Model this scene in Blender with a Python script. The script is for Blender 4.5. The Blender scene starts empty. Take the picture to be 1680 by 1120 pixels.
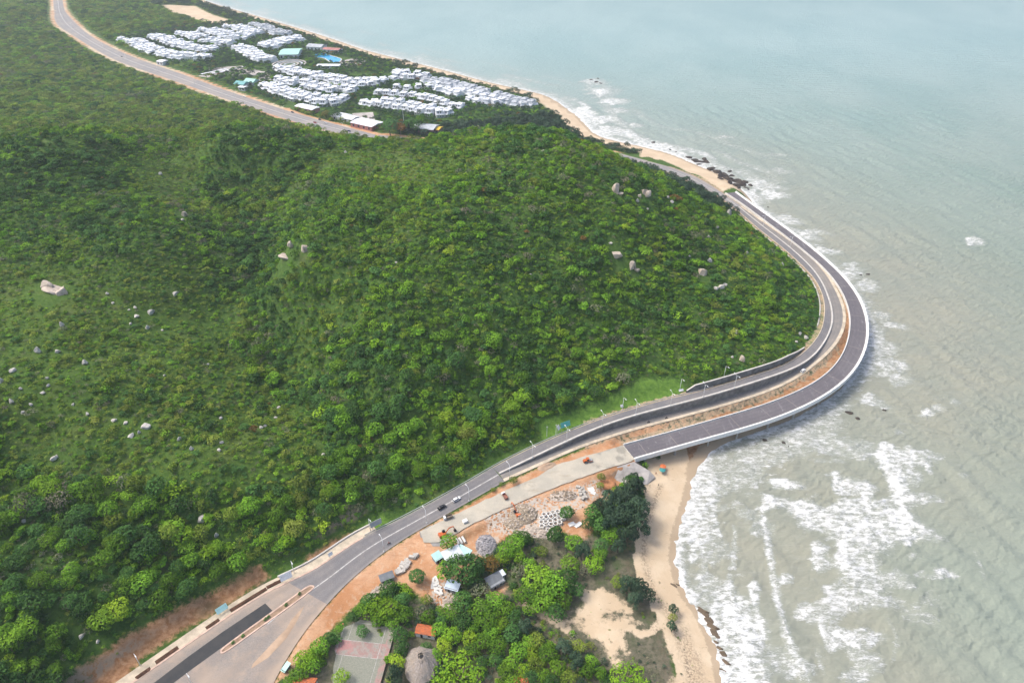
import bpy, bmesh, math, random
import numpy as np
from mathutils import Vector, Matrix, kdtree
random.seed(7); rng = np.random.default_rng(7)
R = math.radians
SC = bpy.context.scene
COL = SC.collection

# ------------------------------------------------------------------ camera
CAMZ, PITCH, FPX = 280.0, 35.0, 1120.0
cam_d = bpy.data.cameras.new('camera'); cam = bpy.data.objects.new('camera', cam_d); COL.objects.link(cam)
cam.location = (0, 0, CAMZ); cam.rotation_euler = (R(90 - PITCH), 0, 0)
cam_d.sensor_width = 36; cam_d.lens = 24; cam_d.clip_start = 1; cam_d.clip_end = 40000
SC.camera = cam
cp, sp = math.cos(R(PITCH)), math.sin(R(PITCH))

def ray(u, v):
    dx = (np.asarray(u, float) - 840) / FPX; dy = (560 - np.asarray(v, float)) / FPX
    return dx, cp + sp * dy, -sp + cp * dy
def W(u, v, z):
    """the point of the place seen at photo pixel (u, v) when it lies at height z"""
    a, b, c = ray(u, v); t = (np.asarray(z, float) - CAMZ) / c
    return np.stack([a * t, b * t, CAMZ + c * t], -1)
def proj(p):
    p = np.asarray(p, float); x, y, z = p[..., 0], p[..., 1], p[..., 2] - CAMZ
    d = np.maximum(y * cp - z * sp, 1e-3); up = y * sp + z * cp
    return 840 + FPX * x / d, 560 - FPX * up / d, d

# ------------------------------------------------------------------ polylines
def resample(pts, n, closed=False):
    p = np.asarray(pts, float)
    s = np.r_[0, np.cumsum(np.linalg.norm(np.diff(p, axis=0), axis=1))]
    t = np.linspace(0, s[-1], n)
    return np.stack([np.interp(t, s, p[:, i]) for i in range(p.shape[1])], 1)
def smooth(p, k=3, it=2):
    p = p.copy()
    for _ in range(it):
        q = p.copy()
        for i in range(1, len(p) - 1):
            a = max(0, i - k); b = min(len(p), i + k + 1); m = min(i - a, b - 1 - i)
            q[i] = p[i - m:i + m + 1].mean(0)
        p = q
    return p
def catmull(pts, per=8):
    p = np.asarray(pts, float); P = np.vstack([2 * p[0] - p[1], p, 2 * p[-1] - p[-2]]); out = []
    for i in range(1, len(P) - 2):
        for t in np.linspace(0, 1, per, endpoint=False):
            a, b, c, d = P[i - 1], P[i], P[i + 1], P[i + 2]
            out.append(.5 * (2 * b + (c - a) * t + (2 * a - 5 * b + 4 * c - d) * t * t + (3 * b - a - 3 * c + d) * t ** 3))
    out.append(p[-1]); return np.array(out)
def inpoly(x, y, poly):
    x = np.asarray(x, float); y = np.asarray(y, float); poly = np.asarray(poly, float)
    ins = np.zeros(x.shape, bool); j = len(poly) - 1
    for i in range(len(poly)):
        xi, yi, xj, yj = poly[i, 0], poly[i, 1], poly[j, 0], poly[j, 1]
        if yi != yj:
            c = ((yi > y) != (yj > y)) & (x < (xj - xi) * (y - yi) / (yj - yi) + xi)
            ins ^= c
        j = i
    return ins
def segdist(x, y, line):
    x = np.asarray(x, float); y = np.asarray(y, float); d = np.full(x.shape, 1e9)
    for a, b in zip(line[:-1], line[1:]):
        ab = b[:2] - a[:2]; L = (ab ** 2).sum() + 1e-9
        t = np.clip(((x - a[0]) * ab[0] + (y - a[1]) * ab[1]) / L, 0, 1)
        d = np.minimum(d, np.hypot(x - a[0] - t * ab[0], y - a[1] - t * ab[1]))
    return d
def sst(a, b, x):
    t = np.clip((x - a) / (b - a), 0, 1); return t * t * (3 - 2 * t)

# ------------------------------------------------------------------ value noise in numpy
_perm = rng.random((256, 256))
def vnoise(x, y):
    xi = np.floor(x).astype(int); yi = np.floor(y).astype(int); fx = x - xi; fy = y - yi
    fx = fx * fx * (3 - 2 * fx); fy = fy * fy * (3 - 2 * fy)
    g = lambda a, b: _perm[a & 255, b & 255]
    return (g(xi, yi) * (1 - fx) + g(xi + 1, yi) * fx) * (1 - fy) + (g(xi, yi + 1) * (1 - fx) + g(xi + 1, yi + 1) * fx) * fy
def fbm(x, y, o=4):
    s = 0; a = .5; n = 0
    for i in range(o):
        s = s + a * vnoise(x * 2 ** i + 17 * i, y * 2 ** i + 31 * i); n += a; a *= .5
    return s / n

# ------------------------------------------------------------------ traced lines (photo pixels)
ROADZ, DECKZ, HWZ = 10.0, 10.6, 12.0
HILL_EDGE = [(150,1166),(233,1108),(376,1009),(440,969),(515,935),(550,910),(568,898),(597,879),(625,867),(674,842),(699,829),(758,796),(797,773),(829,755),(876,732),(931,708),(986,687),(1017,677),(1056,665),(1096,654),(1140,644),(1179,633),(1219,621),(1258,609),(1289,598),(1313,582),(1329,568),(1344,548),(1351,529),(1353,500),(1347,477),(1334,454),(1304,424),(1275,399),(1243,374),(1211,346),(1179,322),(1136,300),(1100,284),(1071,274),(1055,270)]
WALL_LINE = [(819,777),(856,759),(896,740),(935,721.5),(978,702.5),(1037,682.5),(1096,667),(1140,656),(1199,639),(1250,623),(1297,607),(1327,591),(1346,571),(1358,551),(1366,529),(1364,505),(1354,474),(1338,446),(1308,416),(1279,392),(1246,367),(1212,339)]
WALL_H = dict(u=[819,850,900,960,1037,1100,1200,1260,1310,1340,1358,1364],h=[0,.8,2.2,3.4,4.6,5.4,5.8,5.0,3.6,1.8,.4,.0])
OUT_EDGE = [(430,1166),(445,1120),(466,1088),(477,1068),(494,1040),(511,1019),(538,989),(564,959),(591,935.5),(623,910),(638,898),(658,886),(693,865),(725,848),(758,829),(797,807),(833,786),(856,777),(896,759),(935,741),(978,725),(1013,714),(1052,702),(1096,691),(1140,679),(1199,663),(1258,644),(1307,622),(1336,600),(1358,582),(1376,561),(1386,541),(1389,521),(1386,502),(1375,477),(1361,452),(1343,431),(1314,406),(1279,381),(1243,356),(1207,331),(1186,317),(1150,294),(1114,279),(1086,270),(1061,264)]
VIA_IN = [(1023,730),(1076,716),(1140,698),(1199,681),(1258,664),(1307,644),(1346,624),(1372,600),(1387,575),(1395,545),(1396,521),(1391,500),(1380,475),(1357,445),(1329,420),(1293,391),(1250,359),(1214,332),(1190,317)]
VIA_OUT = [(1040,751),(1096,735),(1156,718),(1218,702),(1277,684),(1326,663),(1366,641),(1395,616),(1413,590),(1422,560),(1424,535),(1420,512),(1410,490),(1397,468),(1375,445),(1346,419),(1311,391),(1275,365),(1239,340),(1212,320),(1197,309)]
COAST = [(1215,1200),(1197,1120),(1184,1075),(1170,1040),(1150,1000),(1135,978),(1119,955),(1113,930),(1115,890),(1122,860),(1134,830),(1140,800),(1146,772),(1160,748),(1195,726),(1240,711),(1288,694),(1335,671),(1373,645),(1401,613),(1416,582),(1422,555),(1422,530),(1413,500),(1399,478),(1374,448),(1340,417),(1305,388),(1272,363),(1238,336),(1222,316),(1186,288),(1150,273),(1100,252),(1043,238),(986,224),(964,206),(945,188),(900,160),(867,150),(800,135),(733,117),(667,100),(600,83),(550,66),(500,50),(433,30),(353,7),(250,-25),(60,-60)]
HW_L = [(70,-45),(78,-20),(87,0),(88,27),(94,43),(114,55),(137,70),(160,84),(185,98),(214,109),(246,120),(280,131),(340,152),(378,166),(416,178),(454,191),(492,203),(530,214),(578,224),(614,233)]
HW_R = [(92,-45),(97,-20),(103,0),(106,18),(119,32),(139,52),(160,66),(192,82),(221,95),(256,107),(292,119),(328,131),(340,138),(378,151),(416,163),(454,176),(492,189),(530,199),(578,210),(616,221)]

def line3(pix, z, n, sm=2, it=2):
    p = W([a for a, b in pix], [b for a, b in pix], z)
    return smooth(resample(catmull(p, 6), n), sm, it)
hill_h = np.array([np.interp(u, WALL_H['u'], WALL_H['h']) if 800 < u and not (i > 28) else 0.0 for i, (u, v) in enumerate(HILL_EDGE)])
wall_h = np.array([np.interp(u, WALL_H['u'], WALL_H['h']) if i < 16 else 0.0 for i, (u, v) in enumerate(WALL_LINE)])
L_hill = line3(HILL_EDGE, ROADZ + hill_h, 420, 3, 3)
L_wall = line3(WALL_LINE, ROADZ + wall_h, 260, 3, 3)
L_out = line3(OUT_EDGE, ROADZ, 420, 3, 3)
L_vin = line3(VIA_IN, DECKZ, 240, 5, 4)
L_vout = line3(VIA_OUT, DECKZ, 240, 5, 4)
L_coast = line3(COAST, 0.0, 500, 1, 1)
L_hwl = line3(HW_L, HWZ, 200, 4, 3)
L_hwr = line3(HW_R, HWZ, 200, 4, 3)

# ------------------------------------------------------------------ height field
CTRL = [  # photo pixel and height of the ground seen there
 (850,207,113),(780,226,104),(700,238,95),(640,243,89),(600,241,89),(560,234,92),(480,223,97),(400,217,105),(440,221,99),(520,228,94),(330,244,91),(250,256,84),(180,231,102),(100,224,109),(0,236,99),(-150,240,100),
 (930,226,97),(1000,256,79),(1055,280,58),(1100,312,56),(1170,350,44),(1000,350,85),(1200,420,42),(1260,470,28),(1250,520,25),(1150,440,46),(1000,500,50),(1100,560,30),(900,420,72),(850,500,56),(850,620,32),(850,330,95),(760,380,86),(700,300,94),
 (600,400,84),(560,480,68),(540,340,88),(560,420,80),(640,600,46),(640,720,24),(470,415,78),(430,550,38),(438,470,45),(485,650,27),(400,400,56),(380,330,66),(330,280,78),(520,760,25),(560,820,20),(290,400,77),(250,330,86),(100,330,92),(80,470,78),(200,560,64),(200,650,58),(330,620,50),(0,650,70),(0,540,76),(120,760,48),(200,850,36),(0,820,52),(0,1000,40),(-60,1120,36),(60,1080,26),(350,860,26),(400,740,38),(300,760,44),(150,960,30),(280,960,20),(420,900,16),(480,870,18),
 (-150,500,82),(-150,800,62),(-150,1050,45),(-300,700,80),
 (100,180,30),(250,200,34),(400,190,22),(0,120,30),(200,140,18),(-150,150,40),(0,60,26),(50,20,22),(-100,0,30),
 (240,80,12),(400,90,11),(560,120,10),(700,160,10),(800,175,9),(480,40,7),(300,20,9),(200,10,14),(900,190,6),(660,215,12),(150,0,16),(150,-40,16),(300,-20,8),
 (560,1060,7.5),(620,1100,7),(700,1100,6),(800,1000,6.5),(700,980,8.3),(900,950,6),(1000,900,5),(950,1060,6),(1050,1060,5),(1040,860,5),(1030,800,5),(850,860,8.0),(950,820,8.3),(780,900,8.0),(600,980,8.8),(860,1120,6),(980,840,7),(1075,1130,4.5),(800,1180,6),(600,1180,7)]
CW = [(-20,690,22),(60,650,40),(-100,680,35),(110,690,20),(-200,700,40),(-60,760,10),(60,760,10),(-300,700,48),(-420,640,70),(400,500,-6),(400,250,-6),(300,900,-6),(100,1200,-6),(-300,1900,-6),(300,150,-6),(150,40,-5)]
cpts = [W(u, v, z) for u, v, z in CTRL] + [np.array(c, float) for c in CW]
for Lk, st in ((L_hill, 14), (L_out, 16), (L_hwl, 14), (L_hwr, 14)): cpts += list(Lk[::st])
cpts = np.array(cpts)
def tps_fit(P, lam=0.02):
    X = P[:, :2] / 100; n = len(X)
    d = np.linalg.norm(X[:, None] - X[None], axis=2); K = d * d * np.log(d + 1e-9)
    A = np.zeros((n + 3, n + 3)); A[:n, :n] = K + lam * np.eye(n); A[:n, n] = 1; A[:n, n + 1:] = X; A[n, :n] = 1; A[n + 1:, :n] = X.T
    return X, np.linalg.solve(A, np.r_[P[:, 2], 0, 0, 0])
TX, TW = tps_fit(cpts)
def tps(x, y):
    sh = np.shape(x); Q = np.stack([np.ravel(x), np.ravel(y)], 1) / 100; out = np.empty(len(Q))
    for i in range(0, len(Q), 20000):
        q = Q[i:i + 20000]; d2 = ((q[:, None] - TX[None]) ** 2).sum(2)
        out[i:i + 20000] = (.5 * d2 * np.log(d2 + 1e-12)) @ TW[:len(TX)] + TW[len(TX)] + q @ TW[len(TX) + 1:]
    return out.reshape(sh)

land_poly = np.vstack([L_coast[:, :2], [(-3000, 4500), (-5000, 4000), (-5000, -500), (120, -500)]])
def coast_d(x, y):
    d = segdist(x, y, L_coast[::2]); return np.where(inpoly(x, y, land_poly), d, -d)

# level ground the works were built on: sample points with their heights
pad = []
def pad_ribbon(A, B, m, dz=-.3, zfix=None):
    for a, b in zip(A, B):
        for t in np.linspace(0, 1, m):
            p = a * (1 - t) + b * t
            pad.append((p[0], p[1], (p[2] if zfix is None else zfix) + dz))
def pair(A, B):
    """points of B facing those of A"""
    kd = kdtree.KDTree(len(B))
    for i, b in enumerate(B): kd.insert((b[0], b[1], 0), i)
    kd.balance()
    return np.array([B[kd.find((a[0], a[1], 0))[1]] for a in A])
def densify(p, step):
    L = np.linalg.norm(np.diff(p[:, :2], axis=0), axis=1).sum(); return resample(p, max(2, int(L / step)))
GRAVEL = [(689,871),(742,845),(823,807),(882,781),(915,761),(970,745),(1021,730),(1041,753),(1035,757),(990,770),(937,789),(860,820),(837,830),(778,857),(744,877),(719,889),(695,889)]
gravel_w = W([a for a, b in GRAVEL], [b for a, b in GRAVEL], ROADZ - .15)
APRON = [(995,771),(1016,764),(1040,757),(1066,772),(1075,782),(1062,794),(1032,796),(1001,788)]
# ---- pads
Lh = densify(L_hill, 1.5); Lo = densify(L_out, 1.5)
# split the carriageways: before the wall starts, one wide road; after it, upper and lower
iw0 = int(np.argmin(np.hypot(Lh[:, 0] - L_wall[0, 0], Lh[:, 1] - L_wall[0, 1])))
iw1 = int(np.argmin(np.hypot(Lh[:, 0] - L_wall[-1, 0], Lh[:, 1] - L_wall[-1, 1])))
Lw = densify(L_wall, 1.5)
pad_ribbon(Lh[:iw0 + 1], pair(Lh[:iw0 + 1], Lo), 12)
pad_ribbon(Lh[iw1:], pair(Lh[iw1:], Lo), 10)
upper_in = pair(Lh[iw0:iw1 + 1], Lw)
for a, b in zip(Lh[iw0:iw1 + 1], upper_in):
    w = np.linalg.norm((b - a)[:2])
    for t in np.linspace(0, 1, 8):
        p = a * (1 - t) + b * t
        z = p[2] if (1 - t) * w > 3.0 else ROADZ
        pad.append((p[0], p[1], z - .3))
Lw0 = Lw.copy(); Lw0[:, 2] = ROADZ
low_out = pair(Lw0, Lo)
pad_ribbon(Lw0, low_out, 8)
_e = Lh[: int(iw0 * .66)]; _t = np.gradient(_e[:, :2], axis=0); _t /= np.linalg.norm(_t, axis=1)[:, None]
WALK_OUT = _e.copy(); WALK_OUT[:, 0] -= _t[:, 1] * 5.0; WALK_OUT[:, 1] += _t[:, 0] * 5.0; pad_ribbon(_e, WALK_OUT, 5)
# the trench between the lower carriageway and the viaduct
vin_t = densify(L_vin, 2.0); o_t = pair(vin_t, Lo)
for k, (a, b) in enumerate(zip(o_t, vin_t)):
    w = np.linalg.norm((b - a)[:2])
    if w < 3.2 or k > len(vin_t) * .93: continue
    n = (b - a) / w
    for d in np.arange(2.4, w + 1.5, 1.2):
        p = a + n * d; pad.append((p[0], p[1], 7.6 + .5 * math.sin(k * .11)))
gx0, gy0 = gravel_w[:, :2].min(0); gx1, gy1 = gravel_w[:, :2].max(0)
gxx, gyy = np.meshgrid(np.arange(gx0, gx1, 1.5), np.arange(gy0, gy1, 1.5)); gm = inpoly(gxx, gyy, gravel_w)
for a, b in zip(gxx[gm], gyy[gm]): pad.append((a, b, ROADZ - .45))
hl = densify(L_hwl, 4); pad_ribbon(hl, pair(hl, densify(L_hwr, 4)), 9)
# the hidden stretch behind the hill, joining the coast road and the highway
A0 = (L_hill[-1] + L_out[-1]) / 2; A1 = (L_hwl[-1] + L_hwr[-1]) / 2
mid = [A0 + (L_hill[-1] - L_hill[-14]) * -0, A0 + np.array([-60, 42, .4]), (A0 + A1) / 2 + np.array([5, 30, 0]), A1 + np.array([70, -14, 0]), A1]
back_c = resample(catmull(np.array(mid), 12), 120); back_c[:, 2] = np.linspace(A0[2], A1[2], 120)
tg = np.gradient(back_c, axis=0); tg[:, 2] = 0; tg /= np.linalg.norm(tg, axis=1)[:, None]
nb = np.stack([-tg[:, 1], tg[:, 0], 0 * tg[:, 0]], 1)
hw = np.linspace(7.5, 13, 120)[:, None]
B_l, B_r = back_c + nb * hw, back_c - nb * hw
pad_ribbon(densify(B_l, 3), densify(B_r, 3)[:len(densify(B_l, 3))] if len(densify(B_r, 3)) >= len(densify(B_l, 3)) else pair(densify(B_l, 3), densify(B_r, 3)), 7)
pad = np.array(pad)
kd_pad = kdtree.KDTree(len(pad))
for i, p in enumerate(pad): kd_pad.insert((p[0], p[1], 0), i)
kd_pad.balance()
pad_cell = set(map(tuple, np.unique(np.floor(pad[:, :2] / 16).astype(int), axis=0)))

HILL_IN = np.vstack([L_hill[:, :2], [(60, 800), (-700, 800), (-700, 60)]])
def height(x, y, keep=None):
    sh = np.shape(x); x = np.ravel(np.asarray(x, float)); y = np.ravel(np.asarray(y, float))
    z = tps(x, y)
    cd = coast_d(x, y)
    rough = ((fbm(x / 38, y / 38, 4) - .5) * 10 + (fbm(x / 85 + 3, y / 85 + 8, 2) - .5) * 13) * sst(14, 45, z)
    z = z + rough
    head = sst(95, 125, x) * (1 - sst(640, 720, y)) * sst(225, 262, y)
    slope = .13 + .50 * head
    cap = np.where(cd > 0, cd * slope + np.maximum(cd - 45, 0) * 3, cd * (.09 + .2 * head))
    cap = np.where(inpoly(x, y, HILL_IN) & (x > 20), 1e3, cap)
    z = np.where(cd > 0, np.minimum(np.maximum(z, 1.5), cap), np.maximum(cap, -7))
    z = z + (fbm(x / 9 + 5, y / 9, 3) - .5) * .7 * sst(1.5, 6, z)
    # pads
    ci = np.floor(np.stack([x, y], 1) / 16).astype(int)
    near = np.array([any((a + i, b + j) in pad_cell for i in (-1, 0, 1) for j in (-1, 0, 1)) for a, b in ci]) if len(ci) else np.zeros(0, bool)
    dist = np.full(len(x), 99.0)
    for k in np.nonzero(near)[0]:
        _, i, d = kd_pad.find((x[k], y[k], 0)); dist[k] = d
        w = 1 - sst(1.3, 11, d) if pad[i, 2] > z[k] - 30 else 0
        if pad[i, 2] > z[k]: w = 1 - sst(1.3, 6, d)
        if cd[k] < 3 and d > 1.3: w = 0
        z[k] = z[k] * (1 - w) + pad[i, 2] * w
    if keep is not None: keep['pad'] = dist.reshape(sh); keep['coast'] = cd.reshape(sh)
    return z.reshape(sh)

# two sheets of ground: a fine one over the headland and a coarse one beyond
class Grid:
    def __init__(s, x0, x1, y0, y1, st):
        s.xs = np.arange(x0, x1 + .1, st); s.ys = np.arange(y0, y1 + .1, st); s.st = st
        s.X, s.Y = np.meshgrid(s.xs, s.ys); k = {}
        s.Z = height(s.X, s.Y, k); s.pad = k['pad']; s.coast = k['coast']
    def samp(s, A, x, y):
        fx = np.clip((np.asarray(x, float) - s.xs[0]) / s.st, 0, len(s.xs) - 1.001); fy = np.clip((np.asarray(y, float) - s.ys[0]) / s.st, 0, len(s.ys) - 1.001)
        i = fx.astype(int); j = fy.astype(int); a = fx - i; b = fy - j
        return (A[j, i] * (1 - a) + A[j, i + 1] * a) * (1 - b) + (A[j + 1, i] * (1 - a) + A[j + 1, i + 1] * a) * b
G1 = Grid(-480, 300, 84, 924, 2.0)
G2 = Grid(-2000, 310, 924, 3144, 10.0)
G3 = Grid(-880, -480, 84, 924, 10.0)
def gz(x, y):
    x = np.asarray(x, float); y = np.asarray(y, float)
    z1 = G1.samp(G1.Z, x, y); z2 = G2.samp(G2.Z, x, y); z3 = G3.samp(G3.Z, x, y)
    return np.where(y > 924, z2, np.where(x < -480, z3, z1))
def gattr(name, x, y):
    x = np.asarray(x, float); y = np.asarray(y, float)
    return np.where(y > 924, G2.samp(getattr(G2, name), x, y), np.where(x < -480, G3.samp(getattr(G3, name), x, y), G1.samp(getattr(G1, name), x, y)))
def G(u, v, lift=0.0):
    """where the line of sight through photo pixel (u, v) meets the ground (or a level `lift` above it)"""
    a, b, c = ray(u, v); t0 = (130 - CAMZ) / c; t1 = (-1 - CAMZ) / c
    t = t0 + (t1 - t0) * np.linspace(0, 1, 900)
    z = CAMZ + c * t - np.maximum(gz(a * t, b * t), 0) - lift
    k = np.nonzero(z <= 0)[0]
    k = k[0] if len(k) else 899
    tt = t[k] if k == 0 else t[k - 1] + (t[k] - t[k - 1]) * z[k - 1] / (z[k - 1] - z[k] + 1e-9)
    return np.array([a * tt, b * tt, CAMZ + c * tt])
def Gpoly(pix, lift=0.0): return np.array([G(u, v, lift) for u, v in pix])
# ------------------------------------------------------------------ object helpers
def tag(o, label=None, cat=None, group=None, kind=None):
    for k, v in (('label', label), ('category', cat), ('group', group), ('kind', kind)):
        if v: o[k] = v
    return o
def link(name, me, parent=None, loc=None, rz=None):
    o = bpy.data.objects.new(name, me); COL.objects.link(o)
    if parent is not None: o.parent = parent
    if loc is not None: o.location = loc
    if rz is not None: o.rotation_euler = (0, 0, rz)
    return o
def empty(name, loc=(0, 0, 0), rz=0.0):
    o = link(name, None, None, loc, rz); o.empty_display_size = .5; return o
def np_mesh(name, verts, faces, mat=None, smooth_=False, attrs=None, uv=None):
    me = bpy.data.meshes.new(name); verts = np.asarray(verts, np.float32); faces = np.asarray(faces, np.int32)
    nf, k = faces.shape
    me.vertices.add(len(verts)); me.vertices.foreach_set('co', verts.ravel())
    me.loops.add(nf * k); me.loops.foreach_set('vertex_index', faces.ravel())
    me.polygons.add(nf); me.polygons.foreach_set('loop_start', np.arange(0, nf * k, k, dtype=np.int32))
    me.polygons.foreach_set('use_smooth', np.full(nf, smooth_))
    for n, a in (attrs or {}).items():
        at = me.attributes.new(n, 'FLOAT', 'POINT'); at.data.foreach_set('value', np.asarray(a, np.float32).ravel())
    me.update(calc_edges=True); me.validate()
    if mat: me.materials.append(mat)
    return me
def grid_faces(nr, nc):
    i = np.arange(nr - 1)[:, None] * nc + np.arange(nc - 1)[None]; i = i.ravel()
    return np.stack([i, i + 1, i + nc + 1, i + nc], 1)

class MB:
    """collects shapes and links them as one mesh"""
    def __init__(s): s.v = []; s.f = []; s.m = []; s.cur = 0
    def add(s, vs, fs):
        n = len(s.v); s.v += [tuple(map(float, q)) for q in vs]; s.f += [[i + n for i in f] for f in fs]; s.m += [s.cur] * len(fs); return s
    def box(s, c, d, rz=0.0, taper=1.0, rx=0.0):
        x, y, z = d[0] / 2, d[1] / 2, d[2] / 2; ca, sa = math.cos(rz), math.sin(rz); vs = []
        for k, q in ((-1, 1.0), (1, taper)):
            for a, b in ((-1, -1), (1, -1), (1, 1), (-1, 1)):
                px, py, pz = a * x * q, b * y * q, k * z
                py, pz = py * math.cos(rx) - pz * math.sin(rx), py * math.sin(rx) + pz * math.cos(rx)
                vs.append((c[0] + px * ca - py * sa, c[1] + px * sa + py * ca, c[2] + pz))
        return s.add(vs, [(3, 2, 1, 0), (4, 5, 6, 7), (0, 1, 5, 4), (1, 2, 6, 5), (2, 3, 7, 6), (3, 0, 4, 7)])
    def tube(s, p0, p1, r0, r1=None, n=8, cap=True):
        r1 = r0 if r1 is None else r1; p0 = Vector(p0); p1 = Vector(p1); d = (p1 - p0).normalized()
        a = d.orthogonal().normalized(); b = d.cross(a); vs = []
        for p, r in ((p0, r0), (p1, r1)):
            for k in range(n):
                t = 2 * math.pi * k / n; vs.append(p + (a * math.cos(t) + b * math.sin(t)) * r)
        fs = [(k, (k + 1) % n, n + (k + 1) % n, n + k) for k in range(n)]
        if cap: fs += [tuple(range(n - 1, -1, -1)), tuple(range(n, 2 * n))]
        return s.add(vs, fs)
    def prism(s, poly, z0, z1):
        n = len(poly); P = [(p[0], p[1]) for p in poly]
        ar = sum(P[i][0] * P[(i + 1) % n][1] - P[(i + 1) % n][0] * P[i][1] for i in range(n))
        if ar < 0: P = P[::-1]
        return s.add([(a, b, z0) for a, b in P] + [(a, b, z1) for a, b in P], [tuple(range(n - 1, -1, -1)), tuple(range(n, 2 * n))] + [(i, (i + 1) % n, n + (i + 1) % n, n + i) for i in range(n)])
    def mesh(s, name, mats, smooth_=False):
        me = bpy.data.meshes.new(name); me.from_pydata(s.v, [], s.f)
        for m in (mats if isinstance(mats, (list, tuple)) else [mats]): me.materials.append(m)
        me.polygons.foreach_set('material_index', s.m); me.polygons.foreach_set('use_smooth', [smooth_] * len(s.f)); me.update(); return me
    def build(s, name, mats, parent=None, loc=None, rz=None, smooth_=False): return link(name, s.mesh(name, mats, smooth_), parent, loc, rz)

# ------------------------------------------------------------------ materials
class NT:
    def __init__(s, name):
        s.mat = bpy.data.materials.new(name); s.mat.use_nodes = True; s.t = s.mat.node_tree; s.t.nodes.clear()
        s.out = s.n('ShaderNodeOutputMaterial'); s.b = s.n('ShaderNodeBsdfPrincipled'); s.t.links.new(s.b.outputs[0], s.out.inputs[0])
        s.b.inputs['Specular IOR Level'].default_value = .25
    def n(s, t, **kw):
        q = s.t.nodes.new(t)
        for k, v in kw.items(): setattr(q, k, v)
        return q
    def set(s, sock, v):
        if isinstance(v, bpy.types.NodeSocket): s.t.links.new(v, sock)
        elif v is not None:
            if sock.type == 'RGBA' and not hasattr(v, '__len__'): v = (v, v, v)
            sock.default_value = (*v, 1) if sock.type == 'RGBA' and len(v) == 3 else v
    def pos(s): return s.n('ShaderNodeNewGeometry').outputs['Position']
    def attr(s, name, kind='GEOMETRY'):
        q = s.n('ShaderNodeAttribute', attribute_name=name, attribute_type=kind); return q
    def mp(s, vec, scale=(1, 1, 1), rot=(0, 0, 0), loc=(0, 0, 0)):
        q = s.n('ShaderNodeMapping'); s.set(q.inputs[0], vec); q.inputs['Scale'].default_value = scale; q.inputs['Rotation'].default_value = rot; q.inputs['Location'].default_value = loc
        return q.outputs[0]
    def noise(s, vec, scale, detail=4, rough=.55, col=False, dist=0.0):
        q = s.n('ShaderNodeTexNoise'); s.set(q.inputs['Vector'], vec); q.inputs['Scale'].default_value = scale; q.inputs['Detail'].default_value = detail
        q.inputs['Roughness'].default_value = rough; q.inputs['Distortion'].default_value = dist; return q.outputs['Color' if col else 'Fac']
    def voro(s, vec, scale, feature='F1'):
        q = s.n('ShaderNodeTexVoronoi', feature=feature); s.set(q.inputs['Vector'], vec); q.inputs['Scale'].default_value = scale; return q
    def mth(s, op, a, b=None, clamp=False):
        q = s.n('ShaderNodeMath', operation=op, use_clamp=clamp); s.set(q.inputs[0], a)
        if b is not None: s.set(q.inputs[1], b)
        return q.outputs[0]
    def ramp(s, f, a, b, lo=0.0, hi=1.0):
        q = s.n('ShaderNodeMapRange', interpolation_type='SMOOTHSTEP'); s.set(q.inputs[0], f); s.set(q.inputs[1], a); s.set(q.inputs[2], b); s.set(q.inputs[3], lo); s.set(q.inputs[4], hi); return q.outputs[0]
    def mix(s, f, a, b, blend='MIX'):
        q = s.n('ShaderNodeMix', data_type='RGBA', blend_type=blend); s.set(q.inputs['Factor'], f); s.set(q.inputs['A'], a); s.set(q.inputs['B'], b); return q.outputs['Result']
    def bump(s, h, dist=1.0, strength=1.0):
        q = s.n('ShaderNodeBump'); s.set(q.inputs['Height'], h); q.inputs['Distance'].default_value = dist; q.inputs['Strength'].default_value = strength
        s.t.links.new(q.outputs[0], s.b.inputs['Normal'])
    def fin(s, col=None, rough=None, **kw):
        if col is not None: s.set(s.b.inputs['Base Color'], col)
        if rough is not None: s.set(s.b.inputs['Roughness'], rough)
        for k, v in kw.items(): s.set(s.b.inputs[k.replace('_', ' ')], v)
        return s.mat
def plain(name, col, rough=.7, var=.15, scale=.6, **kw):
    """a plain surface with weathering of its own"""
    m = NT(name); p = m.n('ShaderNodeTexCoord').outputs['Object']
    a = m.noise(p, scale, 5, .65); d = m.ramp(a, .3, .7, 1 - var, 1 + var)
    return m.fin(m.mix(1.0, col, d, 'MULTIPLY'), rough, **kw)

M = {}
M['concrete'] = plain('concrete', (.42, .40, .36), .85, .2, .5)
M['white_paint'] = plain('white_paint', (.78, .78, .76), .6, .08, .8)
M['metal_grey'] = plain('metal_grey', (.38, .39, .40), .45, .1, 1.0)
M['lamp_white'] = plain('lamp_white', (.72, .74, .75), .4, .05, 1.0)
M['dark_rubber'] = plain('dark_rubber', (.025, .025, .027), .8, .1, 2)
M['glass_dark'] = plain('glass_dark', (.02, .025, .03), .12, .05, 2)
M['bark'] = plain('bark', (.13, .10, .075), .9, .3, 3)

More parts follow.
